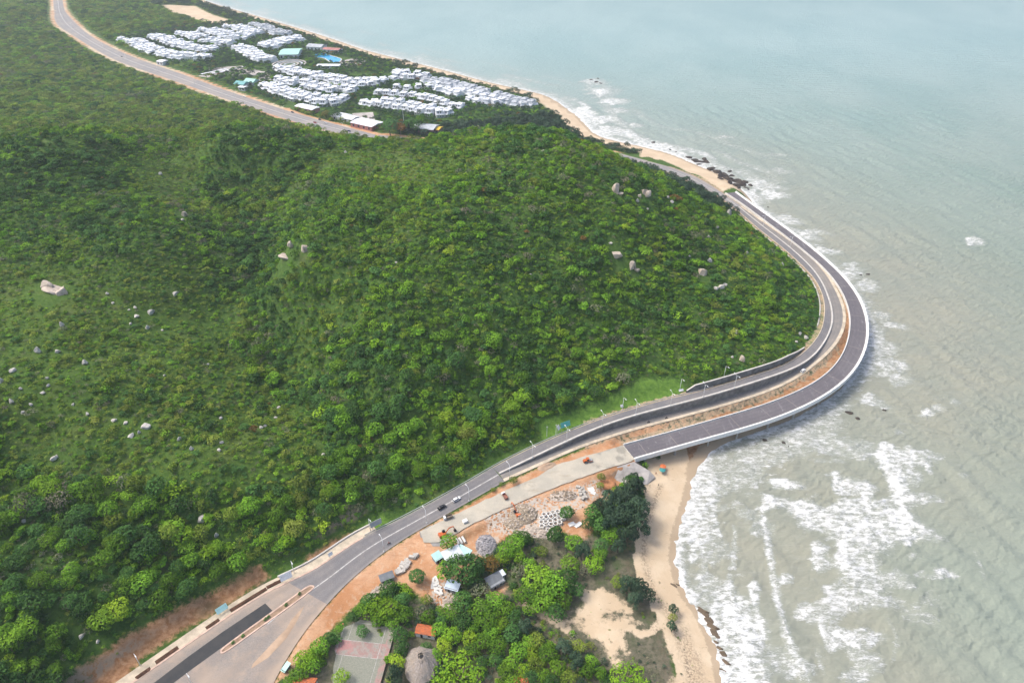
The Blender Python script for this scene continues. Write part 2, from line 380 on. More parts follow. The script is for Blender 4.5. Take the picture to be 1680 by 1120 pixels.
# ---- asphalt of three ages
def asphalt(name, base, dust, amount, seed=0, ribs=False):
    m = NT(name); p = m.pos()
    big = m.noise(m.mp(p, loc=(seed, 0, 0)), .035, 5, .6); fine = m.noise(p, 1.6, 4, .7); mid = m.noise(m.mp(p, loc=(0, seed, 0)), .22, 5, .65)
    c = m.mix(m.ramp(fine, .3, .7), tuple(q * .82 for q in base), tuple(q * 1.18 for q in base))
    c = m.mix(m.mth('MULTIPLY', m.ramp(mid, .45, .72), amount), c, dust)
    c = m.mix(m.mth('MULTIPLY', m.ramp(big, .42, .68), amount), c, dust)
    la = m.attr('lane').outputs['Fac']    # 0..1 across the road: wheel tracks and dusty margins
    edge = m.ramp(m.mth('ABSOLUTE', m.mth('SUBTRACT', la, .5)), .36, .5)
    c = m.mix(m.mth('MULTIPLY', edge, m.ramp(mid, .3, .6, .25, .8)), c, dust)
    tr = m.n('ShaderNodeTexWave', wave_type='BANDS', bands_direction='X', wave_profile='SIN'); cmb = m.n('ShaderNodeCombineXYZ'); m.set(cmb.inputs[0], la)
    m.set(tr.inputs['Vector'], cmb.outputs[0]); tr.inputs['Scale'].default_value = 1.25
    c = m.mix(m.ramp(tr.outputs['Fac'], .2, .9, 0, .22), c, tuple(q * .7 for q in base))
    if ribs:   # pale scuffs, trails of cement and tack coat across the new deck
        sc = m.noise(m.mp(p, (.5, .06, .1), (0, 0, R(25))), .8, 4, .75); c = m.mix(m.ramp(sc, .55, .74, 0, .5), c, (.27, .26, .275))
        sp_ = m.noise(p, .5, 2, .5); c = m.mix(m.ramp(sp_, .69, .73, 0, .5), c, (.35, .34, .34))
    m.bump(fine, .03, .4); return m.fin(c, .85)
M['asphalt'] = asphalt('asphalt_worn', (.165, .163, .170), (.30, .27, .245), .35, 3)
M['asphalt_low'] = asphalt('asphalt_old', (.20, .19, .18), (.33, .29, .25), .45, 11)
M['asphalt_deck'] = asphalt('asphalt_new_deck', (.122, .114, .126), (.20, .19, .195), .25, 5, True)
M['asphalt_fresh'] = asphalt('asphalt_fresh', (.030, .034, .040), (.06, .06, .06), .25, 8)
M['asphalt_wide'] = asphalt('asphalt_dusty', (.25, .225, .205), (.38, .30, .235), .75, 21)
M['asphalt_far'] = asphalt('asphalt_highway', (.24, .235, .235), (.38, .33, .28), .5, 33)
# ---- gravel road base
m = NT('gravel_base'); p = m.pos(); a = m.noise(p, .09, 5, .65); b = m.noise(p, 2.2, 4, .7); c0 = m.mix(m.ramp(a, .35, .7), (.40, .375, .315), (.52, .475, .385))
c0 = m.mix(m.ramp(m.noise(m.mp(p, (.25, .9, 1), (0, 0, R(28))), .28, 4, .7), .5, .75, 0, .7), c0, (.34, .29, .22)); c0 = m.mix(m.ramp(b, .35, .7, 0, .35), c0, (.24, .23, .2))
c0 = m.mix(m.ramp(m.noise(m.mp(p, loc=(40, 3, 0)), .055, 4, .6), .60, .68, 0, .6), c0, (.19, .185, .16))
m.bump(b, .08, .5); M['gravel'] = m.fin(c0, .92)

# ---- ground: soil, scrub, sand, laterite cuts; which one lies where comes from surveyed masks
m = NT('ground_soil'); p = m.pos()
n1 = m.noise(p, .06, 6, .62); n2 = m.noise(p, .45, 5, .65); n3 = m.noise(p, 1.7, 4, .7)
def edge(name, soft=.18):
    a = m.attr(name).outputs['Fac']; k = m.mth('ADD', a, m.mth('MULTIPLY', m.mth('SUBTRACT', n2, .5), .9)); k = m.mth('ADD', k, m.mth('MULTIPLY', m.mth('SUBTRACT', n3, .5), .45))
    return m.ramp(k, .5 - soft, .5 + soft)
floor_ = m.mix(m.ramp(n2, .35, .65), (.038, .088, .014), (.072, .135, .022)); floor_ = m.mix(m.ramp(n1, .55, .75, 0, .45), floor_, (.125, .125, .055))
grass = m.mix(m.ramp(n2, .3, .7), (.050, .108, .014), (.085, .150, .020)); grass = m.mix(m.ramp(n1, .45, .7, 0, .6), grass, (.110, .130, .034)); grass = m.mix(m.ramp(n3, .45, .7, 0, .7), grass, (.030, .070, .012))
scrub = m.mix(m.ramp(n2, .35, .65), (.085, .088, .052), (.155, .140, .098)); scrub = m.mix(m.ramp(n3, .58, .76, 0, .5), scrub, (.27, .235, .18)); scrub = m.mix(m.ramp(n1, .52, .7, 0, .7), scrub, (.060, .098, .030))
sand = m.mix(m.ramp(n1, .35, .7), (.52, .405, .275), (.60, .49, .35)); sand = m.mix(m.ramp(n3, .55, .75, 0, .4), sand, (.40, .31, .21))
sand = m.mix(m.ramp(m.noise(m.mp(p, (.35, 1, 1), (0, 0, R(80))), .5, 4, .75), .62, .72, 0, .55), sand, (.20, .165, .11))
wet = m.mix(m.ramp(n1, .35, .7), (.385, .300, .205), (.43, .34, .24))
dirt = m.mix(m.ramp(n1, .35, .65), (.42, .205, .095), (.55, .335, .20)); dirt = m.mix(m.ramp(n2, .5, .75, 0, .8), dirt, (.52, .42, .31)); dirt = m.mix(m.ramp(n3, .5, .7, 0, .45), dirt, (.30, .15, .075)); dirt = m.mix(m.ramp(m.noise(m.mp(p, (.2, 1, 1), (0, 0, R(35))), .6, 4, .7), .52, .7, 0, .5), dirt, (.33, .16, .075))
cut = m.mix(m.ramp(n2, .3, .7), (.24, .115, .05), (.40, .235, .13)); cut = m.mix(m.ramp(n1, .5, .7, 0, .6), cut, (.13, .11, .055)); cut = m.mix(m.ramp(n3, .58, .74, 0, .6), cut, (.45, .36, .25))
lush = m.mix(m.ramp(n2, .3, .7), (.075, .160, .022), (.130, .235, .034))
c = m.mix(edge('m_scrub'), floor_, scrub); c = m.mix(edge('m_grass', .3), c, grass); c = m.mix(edge('m_lush'), c, lush)
c = m.mix(edge('m_sand'), c, sand); c = m.mix(edge('m_dirt'), c, dirt); c = m.mix(edge('m_cut'), c, cut); c = m.mix(edge('m_wet', .12), c, wet)
wr = m.mth('MULTIPLY', m.attr('m_wrack').outputs['Fac'], m.ramp(m.noise(p, 1.1, 5, .75), .44, .58)); c = m.mix(m.mth('MULTIPLY', wr, .85, True), c, (.13, .10, .07))
rub = edge('m_rubble'); c = m.mix(m.mth('MULTIPLY', rub, m.ramp(m.voro(p, .75).outputs['Distance'], .35, .6)), c, (.46, .41, .35))
slope = m.ramp(m.attr('m_steep').outputs['Fac'], .8, 1.2); c = m.mix(m.mth('MULTIPLY', slope, m.ramp(n2, .35, .55)), c, (.24, .19, .14))
m.bump(m.mth('ADD', m.mth('MULTIPLY', n2, .8), m.mth('MULTIPLY', n3, .3)), .9, .6); M['ground'] = m.fin(c, .95)

# ------------------------------------------------------------------ masks
def PX(pix, z=None): return Gpoly(pix)[:, :2] if z is None else W([a for a, b in pix], [b for a, b in pix], z)[:, :2]
P_DIRT = [PX(q) for q in (
 [(511,1021),(538,991),(564,961),(591,937),(623,912),(660,888),(693,867),(760,833),(800,810),(856,780),(930,748),(1013,718),(1040,750),(1052,772),(1010,800),(985,830),(960,850),(975,868),(958,885),(925,872),(880,876),(850,870),(818,890),(795,905),(770,940),(760,960),(735,965),(745,990),(736,1004),(700,985),(668,962),(640,955),(604,975),(570,1004),(545,1030),(520,1060),(490,1080),(470,1108),(445,1125),(466,1090),(492,1046)],
 [(800,952),(822,948),(835,962),(815,980),(800,972)], [(1010,722),(1052,704),(1100,693),(1090,702),(1050,714)])]
P_SAND = [PX(q) for q in (
 [(886,1003),(915,1013),(940,985),(950,962),(985,955),(1012,985),(1030,1020),(1060,1034),(1025,1040),(1022,1062),(1006,1088),(988,1074),(960,1049),(928,1034)],
 [(1052,752),(1062,775),(1064,800),(1066,850),(1058,892),(1050,925),(1060,960),(1082,980),(1095,1005),(1090,1030),(1105,1060),(1110,1095),(1118,1150),(1215,1160),(1190,1080),(1160,1000),(1130,950),(1130,860),(1150,790),(1170,745),(1120,736)],
 [(1050,258),(1085,262),(1115,275),(1150,290),(1186,314),(1200,308),(1228,322),(1222,306),(1186,282),(1150,268),(1100,248),(1050,240)],[(265,8),(320,10),(350,25),(395,38),(380,44),(330,36),(280,20)])]
P_CUT = [PX(q) for q in ([(742,884),(765,872),(800,855),(842,832),(836,850),(792,874),(756,893)], [(95,1150),(130,1095),(195,1050),(258,1014),(320,984),(372,958),(425,924),(443,944),(385,985),(300,1034),(232,1078),(190,1140)], [(500,918),(548,884),(588,871),(600,880),(545,912),(516,930)])]
P_GRASS = [PX(q) for q in ([(-40,440),(60,450),(180,440),(330,430),(395,520),(425,640),(515,700),(505,775),(380,800),(250,760),(120,745),(-40,770)], [(180,252),(250,262),(335,250),(330,300),(260,330),(200,300)], [(500,238),(640,250),(760,262),(700,300),(600,280),(520,268)], [(440,560),(500,540),(520,620),(470,640)])]
P_LUSH = [PX(q) for q in ([(882,696),(900,688),(940,676),(1000,655),(1050,624),(1118,622),(1125,645),(1050,664),(985,684),(935,704),(895,722)], [(1322,566),(1340,540),(1349,500),(1352,520),(1344,548),(1330,568)], [(590,862),(610,855),(640,846),(625,866),(600,876)])]
P_SCRUB = [PX(q) for q in ([(740,985),(800,940),(830,880),(930,880),(1000,880),(1060,860),(1062,960),(1100,1010),(1108,1150),(560,1160),(470,1120),(560,1030),(620,990),(700,985)], [(440,1000),(250,1080),(440,950)])]
P_RUB = [PX(q) for q in ([(795,845),(850,820),(900,815),(980,785),(1005,800),(960,830),(930,850),(905,880),(850,880),(800,870)], [(700,985),(725,950),(760,955),(735,1000)], [(780,905),(800,880),(820,885),(800,915)])]
hw_mid = (densify(L_hwl, 8) + 0)
def masks(g):
    X, Y = g.X, g.Y; k = 3 if g.st < 5 else 1
    def soft(polys, w):
        a = np.zeros(X.shape)
        for P in polys:
            m0 = (X > P[:, 0].min() - 15) & (X < P[:, 0].max() + 15) & (Y > P[:, 1].min() - 15) & (Y < P[:, 1].max() + 15)
            if not m0.any(): continue
            d = segdist(X[m0], Y[m0], np.vstack([P, P[:1]])); d = np.where(inpoly(X[m0], Y[m0], P), d, -d)
            a[m0] = np.maximum(a[m0], np.clip(.5 + d / (2 * w), 0, 1))
        return a
    gy, gx = np.gradient(g.Z, g.st)
    far = (Y > 700); nz = (fbm(X / 9, Y / 9, 4) - .5)
    cd = g.coast
    A = dict(m_dirt=soft(P_DIRT, 3), m_sand=(lambda q: np.clip(q + (2.3 * nz - .12) * (q > .01) * (Y < 290) * (X < 88), 0, 1))(soft(P_SAND, 5)), m_cut=soft(P_CUT, 4), m_grass=np.clip(soft(P_GRASS, 30) + 1.1 * (fbm(X / 40, Y / 40, 3) - .5), 0, 1), m_lush=soft(P_LUSH, 5), m_scrub=soft(P_SCRUB, 5), m_rubble=soft(P_RUB, 4), m_steep=np.hypot(gx, gy) * (g.pad < 40))
    for pth in ([(930,1033),(905,1015),(880,1003),(862,992)], [(1012,1031),(1035,1029),(1050,1041),(1068,1037),(1082,1022),(1095,1020)]):
        m1 = (Y < 200) & (X > -20) & (X < 110)
        if m1.any(): A['m_sand'][m1] = np.maximum(A['m_sand'][m1], np.clip(1.15 - segdist(X[m1], Y[m1], PX(pth)) / 2.6, 0, 1))
    A['m_sand'] = np.maximum(A['m_sand'], np.clip(.5 + (30 - cd) / 12, 0, 1) * (far | ((Y < 290) & (cd < 22))))
    A['m_sand'] = np.maximum(A['m_sand'], np.clip(1.15 - g.pad / 9, 0, 1) * (Y > 760))
    A['m_dirt'] = np.maximum(A['m_dirt'], np.clip(.9 - np.abs(g.pad - 4) / 8, 0, 1) * (Y > 760) * (fbm(X / 60, Y / 60, 2) > .42))
    tr = (g.pad < 3.5) & (X > 40) & (Y < 720)
    A['m_sand'] = np.maximum(A['m_sand'], tr * .5); A['m_dirt'] = np.maximum(A['m_dirt'], tr * .36); A['m_cut'] = np.maximum(A['m_cut'], tr * .40); A['m_scrub'] = np.maximum(A['m_scrub'], tr * .75); A['m_cut'] = np.maximum(A['m_cut'], ((cd < 16) & (X > 100) & (Y < 640) & (g.pad > .5)) * .9)
    A['m_wrack'] = (np.exp(-((cd - 17 - 5 * (fbm(X / 25, Y / 25, 2) - .5)) / 1.3) ** 2) + .8 * np.exp(-((cd - 25 - 8 * (fbm(X / 30 + 7, Y / 30, 2) - .5)) / 2.2) ** 2) + .5 * (cd > 10) * (Y < 200) * (X > 75)) * (Y < 262)
    A['m_wet'] = np.clip(.5 + (5 + 5 * fbm(X / 30, Y / 30, 2) - 2 - cd) / 4, 0, 1) * (Y < 270) + np.clip(.5 + (7 - cd) / 4, 0, 1) * (Y >= 270)
    return A
for g in (G1, G2, G3): g.A = masks(g)
def ground_obj(name, g, keep):
    nr, nc = g.X.shape; v = np.stack([g.X, g.Y, g.Z], -1).reshape(-1, 3); f = grid_faces(nr, nc)
    o = link(name, np_mesh(name, v, f[keep(v[f].mean(1))], M['ground'], True, {k: a for k, a in g.A.items()})); return tag(o, kind='structure')
ground_obj('ground', G1, lambda c: c[:, 2] > -6.5)
ground_obj('ground', G2, lambda c: c[:, 2] > -6.5); ground_obj('ground', G3, lambda c: c[:, 2] > -99)
def gm(name, x, y):
    x = np.asarray(x, float); y = np.asarray(y, float)
    return np.where(y > 924, G2.samp(G2.A[name], x, y), np.where(x < -480, G3.samp(G3.A[name], x, y), G1.samp(G1.A[name], x, y)))
# sea bed that carries the land sheet out to the horizon
tag(MB().add([(-14000, -6000, -9), (14000, -6000, -9), (14000, 16000, -9), (-14000, 16000, -9)], [(0, 1, 2, 3)]).build('sea_bed', M['ground']), kind='structure')
far = MB().add([(-14000, 3140, 8), (-2300, 3140, 8), (-5200, 16000, 8), (-14000, 16000, 8)], [(0, 1, 2, 3)]); far.add([(-14000, -6000, 20), (-878, -6000, 20), (-878, 930, 20), (-14000, 930, 20)], [(0, 1, 2, 3)]); far.add([(-14000, 930, 20), (-1996, 930, 20), (-1996, 3140, 12), (-14000, 3140, 8)], [(0, 1, 2, 3)])
tag(far.build('plain', M['ground']), kind='structure')

# ------------------------------------------------------------------ roads
def ribbon(name, A, B, mat, cross=6, lift=0.0, kind='structure', parent=None, thick=0.0, closed_ends=True):
    n = len(A); t = np.linspace(0, 1, cross)
    v = (A[:, None] * (1 - t)[None, :, None] + B[:, None] * t[None, :, None]); v = v + np.array([0, 0, lift])
    vv = v.reshape(-1, 3); f = grid_faces(n, cross)
    e = vv[f]; nz = np.cross(e[:, 1] - e[:, 0], e[:, 3] - e[:, 0])[:, 2].sum()
    if nz < 0: f = f[:, ::-1]
    lane = np.tile(t, n)
    if thick:
        m0 = len(vv); low = vv - np.array([0, 0, thick]); vv = np.vstack([vv, low]); lane = np.r_[lane, lane]
        f2 = f[:, ::-1] + m0; s = []
        for j in (0, cross - 1):
            i = np.arange(n - 1) * cross + j; q = np.stack([i, i + cross, i + cross + m0, i + m0], 1); s.append(q if (j == 0) != (nz < 0) else q[:, ::-1])
        for r in (0, n - 1):
            i = r * cross + np.arange(cross - 1); q = np.stack([i, i + 1, i + 1 + m0, i + m0], 1); s.append(q if (r == 0) == (nz < 0) else q[:, ::-1])
        f = np.vstack([f, f2] + s)
    o = link(name, np_mesh(name, vv, f, mat, False, {'lane': lane}), parent)
    return tag(o, kind=kind) if kind else o
def offset(L, d):
    t = np.gradient(L[:, :2], axis=0); t /= np.linalg.norm(t, axis=1)[:, None] + 1e-9
    q = L.copy(); q[:, 0] += -t[:, 1] * d; q[:, 1] += t[:, 0] * d; return q
def strip(name, L, w, h, mat, kind=None, parent=None, lift=0.0):
    """a kerb or barrier: a band w wide and h tall along L"""
    a = offset(L, w / 2); b = offset(L, -w / 2); a[:, 2] += h + lift; b[:, 2] += h + lift
    return ribbon(name, a, b, mat, 2, 0, kind, parent, h + .25)
def both(A, B, n):  # the two edges, cut at matching places
    A = resample(A, n); return A, smooth(pair(A, densify(B, .8)), 4, 3)
iu = Lh[iw0:iw1 + 1]; ui, uo = iu, smooth(pair(iu, Lw), 5, 3)
up_a, up_b = iu.copy(), uo.copy()
ribbon('road', up_a, up_b, M['asphalt'], 7, .02)                                    # upper carriageway
lo_a = Lw0[::1]; lo_b = smooth(pair(lo_a, Lo), 5, 3); lo_b[:, 2] = ROADZ
ribbon('road', lo_a, lo_b, M['asphalt_low'], 7, 0)                                   # lower carriageway
# the wide stretch before the wall: two carriageways side by side
wa = Lh[:iw0 + 1]; wb = smooth(pair(wa, Lo), 6, 3)
i_mid = int(len(wa) * .42)
ribbon('road', wa[i_mid:], wb[i_mid:], M['asphalt'], 9, 0)
ribbon('road', wa[:i_mid + 1], wb[:i_mid + 1], M['asphalt_wide'], 9, -.0)
ea = Lh[iw1:]; eb = smooth(pair(ea, Lo), 6, 3)
ribbon('road', ea, eb, M['asphalt_far'], 7, -.01)
ribbon('road', B_l, B_r, M['asphalt_far'], 5, -.03)
ha = densify(L_hwl, 5); hb = smooth(pair(ha, densify(L_hwr, 2)), 6, 3)
ribbon('highway', ha, hb, M['asphalt_far'], 9, 0)
P = W([a for a, b in GRAVEL], [b for a, b in GRAVEL], ROADZ)
# markings
mark = NT('road_marking'); mp_ = mark.pos(); M['marking'] = mark.fin(mark.mix(mark.ramp(mark.noise(mp_, .6, 4, .7), .4, .65), (.55, .54, .52), (.30, .29, .28)), .8)
def marking(L, w, lift=.03):
    a = offset(L, w / 2); b = offset(L, -w / 2); return ribbon('road_marking', a, b, M['marking'], 2, lift)
mid_line = (wa * .5 + wb * .5); marking(mid_line[int(len(wa) * .30):], .55)
marking(lo_a * .93 + lo_b * .07, .22); marking(ha * .5 + hb * .5, .9); marking((ea * .5 + eb * .5)[: int(len(ea) * .8)], .5)
# kerbs
M['kerb_cream'] = plain('kerb_cream', (.50, .43, .33), .85, .22, .25)
M['kerb_pink'] = plain('kerb_pink', (.55, .40, .32), .85, .2, .4)
kb_b = lo_b.copy(); kb_a = lo_a * .0 + lo_b + (lo_a - lo_b) / np.linalg.norm((lo_a - lo_b)[:, :2], axis=1)[:, None] * 2.0; kb_a[:, 2] = ROADZ + .14; kb_b[:, 2] = ROADZ + .14
ribbon('kerb', kb_a, kb_b, M['kerb_cream'], 2, 0, 'structure', None, .5)
strip('kerb', wa[: int(len(wa) * .62)], .8, .14, M['kerb_pink'], 'structure')
strip('kerb', wa[int(len(wa) * .62):], .45, .14, M['concrete'], 'structure'); strip('kerb', Lh[iw0:iw1], .5, .14, M['kerb_cream'], 'structure', None, .0)
# ------------------------------------------------------------------ sea
FO = []   # breaking foam: (u, v, ru, rv, tilt of the patch in the picture plane, density)
def fo(*a): FO.append(a)
for q in [(1205,775,62,50,0,.56),(1165,800,26,70,8,.80),(1150,862,26,56,4,.90),(1180,900,30,34,0,.55),(1255,740,46,26,-10,.62),(1300,735,70,22,-6,.58),(1330,710,50,18,12,.66),(1352,692,46,22,20,.70),(1380,668,30,16,-20,.66),(1382,735,60,20,8,.58),(1430,740,40,18,10,.5),
 (1462,748,26,18,30,.92),(1478,790,13,46,-14,1.0),(1505,755,34,14,12,.82),(1535,748,22,7,8,.62),(1500,782,22,16,20,.7),(1298,797,30,9,10,.95),(1275,824,32,14,10,.95),(1322,836,20,18,0,.95),(1350,845,46,20,8,.82),(1400,800,34,13,8,.9),(1425,805,14,22,0,.98),(1376,795,14,14,20,.9),(1440,838,70,24,6,.80),(1500,818,44,12,6,.7),(1530,818,22,6,6,.6),(1445,870,60,26,10,.88),(1490,860,24,36,-20,.96),(1520,875,36,14,12,.8),(1400,862,44,22,10,.74),(1360,868,34,10,12,.64),(1240,850,30,10,20,.5),(1255,870,24,16,10,.5),
 (1345,900,16,8,0,.95),(1352,925,18,16,0,.8),(1392,915,17,32,4,1.0),(1415,935,42,38,6,.80),(1440,900,34,12,10,.62),(1440,955,44,20,8,.72),(1400,980,52,22,6,.76),(1450,985,50,16,8,.68),(1490,960,30,12,30,.55),(1345,1008,42,14,8,.72),(1370,1005,30,10,4,.7),(1330,995,20,8,0,.55),(1380,1048,32,24,4,.86),(1420,1050,34,18,4,.8),(1350,1020,10,14,0,.9),(1430,1088,36,22,0,.62),(1410,1110,24,14,0,.55),(1510,1010,40,14,16,.40),(1555,940,22,9,18,.85),(1525,945,26,5,8,.5),(1530,990,22,16,20,.35),
 (1292,949,15,9,12,.9),(1238,972,12,20,6,.9),(1212,1000,22,44,-8,.93),(1235,1050,30,60,-4,.98),(1205,1060,34,60,0,.88),(1190,1010,26,40,10,.85),(1165,960,24,30,12,.66),(1150,985,20,24,0,.6),(1230,1110,40,40,0,.95),(1285,1090,30,30,10,.5),(1320,1095,34,18,16,.62),(1300,1070,14,14,0,.5),
 (1525,678,14,7,14,.92),(1545,670,14,5,10,.5),(1570,660,10,5,10,.6),(1478,710,12,5,14,.7),(1435,660,24,10,12,.8),(1455,668,14,5,8,.5),(1602,395,22,7,12,.75),(1500,820,8,8,0,.9),(1582,782,8,5,0,.5),
 (1470,600,36,16,8,.66),(1455,570,30,14,10,.72),(1480,625,26,10,12,.6),(1475,535,24,6,10,.7),(1450,520,22,8,14,.6),(1440,550,16,16,0,.75),(1430,600,14,22,20,.75),(1425,470,22,12,10,.7),(1405,445,24,12,20,.6),(1395,452,14,8,10,.8),(1360,412,30,7,10,.75),(1330,388,28,8,16,.7),(1345,382,30,5,6,.6),(1300,362,24,9,20,.7),(1275,320,26,8,6,.85),(1262,305,34,9,10,.7),(1240,325,24,12,20,.8),(1225,285,18,7,10,.5),(1255,295,40,6,6,.45),
 (1000,150,34,12,0,.5),(990,150,16,7,0,.95),(978,134,24,7,0,.7),(1015,166,26,6,0,.8),(1020,182,16,5,0,.7),(1000,196,26,7,0,.8),(1045,206,14,5,0,.75),(1005,215,34,9,-6,.85),(970,195,28,14,40,.85),(1070,235,30,7,8,.8),(1100,245,34,7,12,.85),(1040,222,20,7,20,.8),(1130,262,30,8,20,.8),(1160,272,30,10,14,.8),(1180,280,40,12,16,.7),(1285,255,20,3,6,.45),(1195,225,16,3,0,.5),(1290,282,26,4,8,.5)]: fo(*q)
CREST = [  # thin breaking crests: pixel polyline, half width in m, density
 ([(1252,848),(1258,880),(1266,930),(1272,965),(1280,1005),(1292,1045),(1310,1085),(1325,1112)],1.6,.86),
 ([(1150,770),(1170,800),(1168,840),(1180,880)],1.4,.8),([(1222,735),(1232,770),(1240,800)],1.2,.7),([(1205,865),(1206,900),(1200,935)],1.0,.65),([(1236,960),(1240,1000),(1252,1040)],1.5,.9),
 ([(1448,742),(1462,790),(1478,830),(1492,850)],2.2,1.0),([(1510,742),(1526,775)],1.4,.85),([(1150,905),(1160,950),(1175,990)],1.2,.7),([(1195,960),(1200,1000),(1215,1050)],1.4,.9),
 ([(1276,760),(1284,720),(1300,712)],.9,.6),([(1600,905),(1612,940),(1618,960)],.8,.42),([(1450,1010),(1470,1040),(1466,1080)],.9,.4),([(1340,1060),(1352,1100)],.9,.45)]
def foam_at(x, y, cd, farther):
    d = np.zeros(x.shape)
    if not farther:
        for u, v, ru, rv, a, den in FO:
            c = W(u, v, 0); du = (W(u + 1, v, 0) - c)[:2]; dv = (W(u, v + 1, 0) - c)[:2]
            J = np.linalg.inv(np.stack([du, dv], 1)); rad = 1.5 * max(np.linalg.norm(du) * max(ru, rv), np.linalg.norm(dv) * max(ru, rv)) + 5
            m0 = (np.abs(x - c[0]) < rad) & (np.abs(y - c[1]) < rad)
            if not m0.any(): continue
            px = J[0, 0] * (x[m0] - c[0]) + J[0, 1] * (y[m0] - c[1]); py = J[1, 0] * (x[m0] - c[0]) + J[1, 1] * (y[m0] - c[1])
            ca, sa = math.cos(R(a)), math.sin(R(a)); r = np.hypot((px * ca + py * sa) / ru, (-px * sa + py * ca) / rv) * (1 + 1.3 * (fbm(x[m0] / 11 + u, y[m0] / 5 + v, 4) - .5))
            q_ = (px * ca + py * sa) / ru; d[m0] = np.maximum(d[m0], np.clip(den * (1 - sst(.40 + .45 * (q_ < -.2), 1.25, r)) * (1.06 - .24 * np.clip(q_ + .6, 0, 1.6)), 0, 1))
        for pl, w, den in CREST:
            L = catmull(W([a for a, b in pl], [b for a, b in pl], 0)[:, :2], 5)
            m0 = (x > L[:, 0].min() - 9) & (x < L[:, 0].max() + 9) & (y > L[:, 1].min() - 9) & (y < L[:, 1].max() + 9)
            d[m0] = np.maximum(d[m0], den * (1 - sst(w * .4, w * 1.9, segdist(x[m0], y[m0], L) + 1.1 * (fbm(x[m0] / 5, y[m0] / 5, 2) - .5))))
        near = .9 * np.exp(-np.maximum(cd, 0) / 1.6) + .40 * np.exp(-np.maximum(cd, 0) / 7)
        head = sst(95, 125, x) * (1 - sst(640, 700, y))
        d = np.maximum(d, np.where(y < 300, near * .9, near * .9 + head * .55 * np.exp(-np.maximum(cd, 0) / 8)))
    wob = fbm(x / 45, y / 45, 3)
    k = sst(640, 760, y)
    f = .98 * np.exp(-np.maximum(cd, 0) / 16)
    for c0, w, den in ((26, 9, .75), (50, 10, .55), (85, 9, .35)):
        f = np.maximum(f, den * np.exp(-((cd - c0 - 26 * (wob - .5)) / w) ** 2) * sst(.40, .60, fbm(x / 70 + c0, y / 70, 2)))
    d = np.maximum(d, k * f)
    return np.clip(d, 0, 1)
def sea_grid(x0, x1, y0, y1, st, waves):
    xs = np.arange(x0, x1 + .1, st); ys = np.arange(y0, y1 + .1, st); X, Y = np.meshgrid(xs, ys)
    cd = -coast_d(X, Y); F = foam_at(X, Y, cd, False)
    Z = np.zeros(X.shape)
    if waves:
        fade = sst(0, 30, X - x0) * sst(0, 40, x1 - X) * sst(0, 20, Y - y0) * sst(0, 40, y1 - Y)
        for i in range(9):
            th = R(200 + rng.uniform(-32, 32)); L = rng.uniform(9, 26); ph = rng.uniform(0, 6.3); a = .007 * L
            q = (X * math.cos(th) + Y * math.sin(th)) * 2 * math.pi / L + ph + 2.2 * fbm(X / 60 + i, Y / 60, 2) * 3
            Z += a * (np.sin(q) + .3 * np.sin(2 * q))
        Z *= fade * (.35 + .9 * fbm(X / 70, Y / 70, 2)) * sst(0, 25, cd + 3); Z += .6 * F * fade * fbm(X / 4, Y / 4, 2)
    nr, nc = X.shape; v = np.stack([X, Y, Z], -1).reshape(-1, 3); f = grid_faces(nr, nc); keep = cd.ravel()[f].max(1) > -14
    return v, f[keep], F.ravel(), np.clip(cd, -20, 400).ravel()
m = NT('sea_water'); p = m.pos(); F = m.attr('foam').outputs['Fac']; CD = m.attr('offshore').outputs['Fac']
ln = m.noise(m.mp(p, (1, .55, 1), (0, 0, R(-28))), .006, 5, .6); ls = m.noise(p, .022, 4, .6)  # ln: broad drift of silt tone, with cloud shade painted into the colour
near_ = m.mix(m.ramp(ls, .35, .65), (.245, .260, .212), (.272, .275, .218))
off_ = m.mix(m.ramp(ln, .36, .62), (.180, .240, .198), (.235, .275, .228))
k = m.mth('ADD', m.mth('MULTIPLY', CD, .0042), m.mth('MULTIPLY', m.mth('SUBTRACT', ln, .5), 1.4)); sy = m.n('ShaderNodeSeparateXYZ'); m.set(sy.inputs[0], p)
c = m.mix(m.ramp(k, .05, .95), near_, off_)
c = m.mix(m.ramp(sy.outputs[1], 420, 1500), c, m.mix(m.ramp(ln, .32, .68), (.245, .365, .360), (.295, .410, .400)))  # turquoise farther out, its darker blotches painted as cloud shade
# lace of foam: streaks drawn out down the wind, broken by cells
pw = m.mp(p, (.30, 1, 1), (0, 0, R(9)))
f1 = m.noise(pw, .75, 5, .72, dist=.8); f2 = m.noise(m.mp(p, (.36, 1, 1), (0, 0, R(9))), 2.4, 4, .75); cell = m.voro(m.mp(p, (.6, 1, 1), (0, 0, R(9))), .42).outputs['Distance']
tex = m.mth('ADD', m.mth('ADD', m.mth('MULTIPLY', f1, .55), m.mth('MULTIPLY', f2, .50)), m.mth('MULTIPLY', m.mth('SUBTRACT', cell, .45), .16))
thr = m.mth('SUBTRACT', .700, m.mth('MULTIPLY', F, .240)); fm = m.ramp(m.mth('SUBTRACT', tex, thr), -.075, .115)
fm = m.mth('MULTIPLY', fm, m.ramp(F, .03, .30))
caps = m.noise(m.mp(p, (.35, 1, 1), (0, 0, R(12))), .16, 5, .72); cb = m.noise(p, .013, 3, .5)
fm = m.mth('MAXIMUM', fm, m.mth('MULTIPLY', m.ramp(m.mth('ADD', caps, m.mth('MULTIPLY', m.mth('SUBTRACT', cb, .5), .22)), .74, .80, 0, .6), m.ramp(CD, 8, 40)))
stir = m.ramp(F, .1, .6, 0, .6)
c = m.mix(stir, c, (.30, .325, .285))
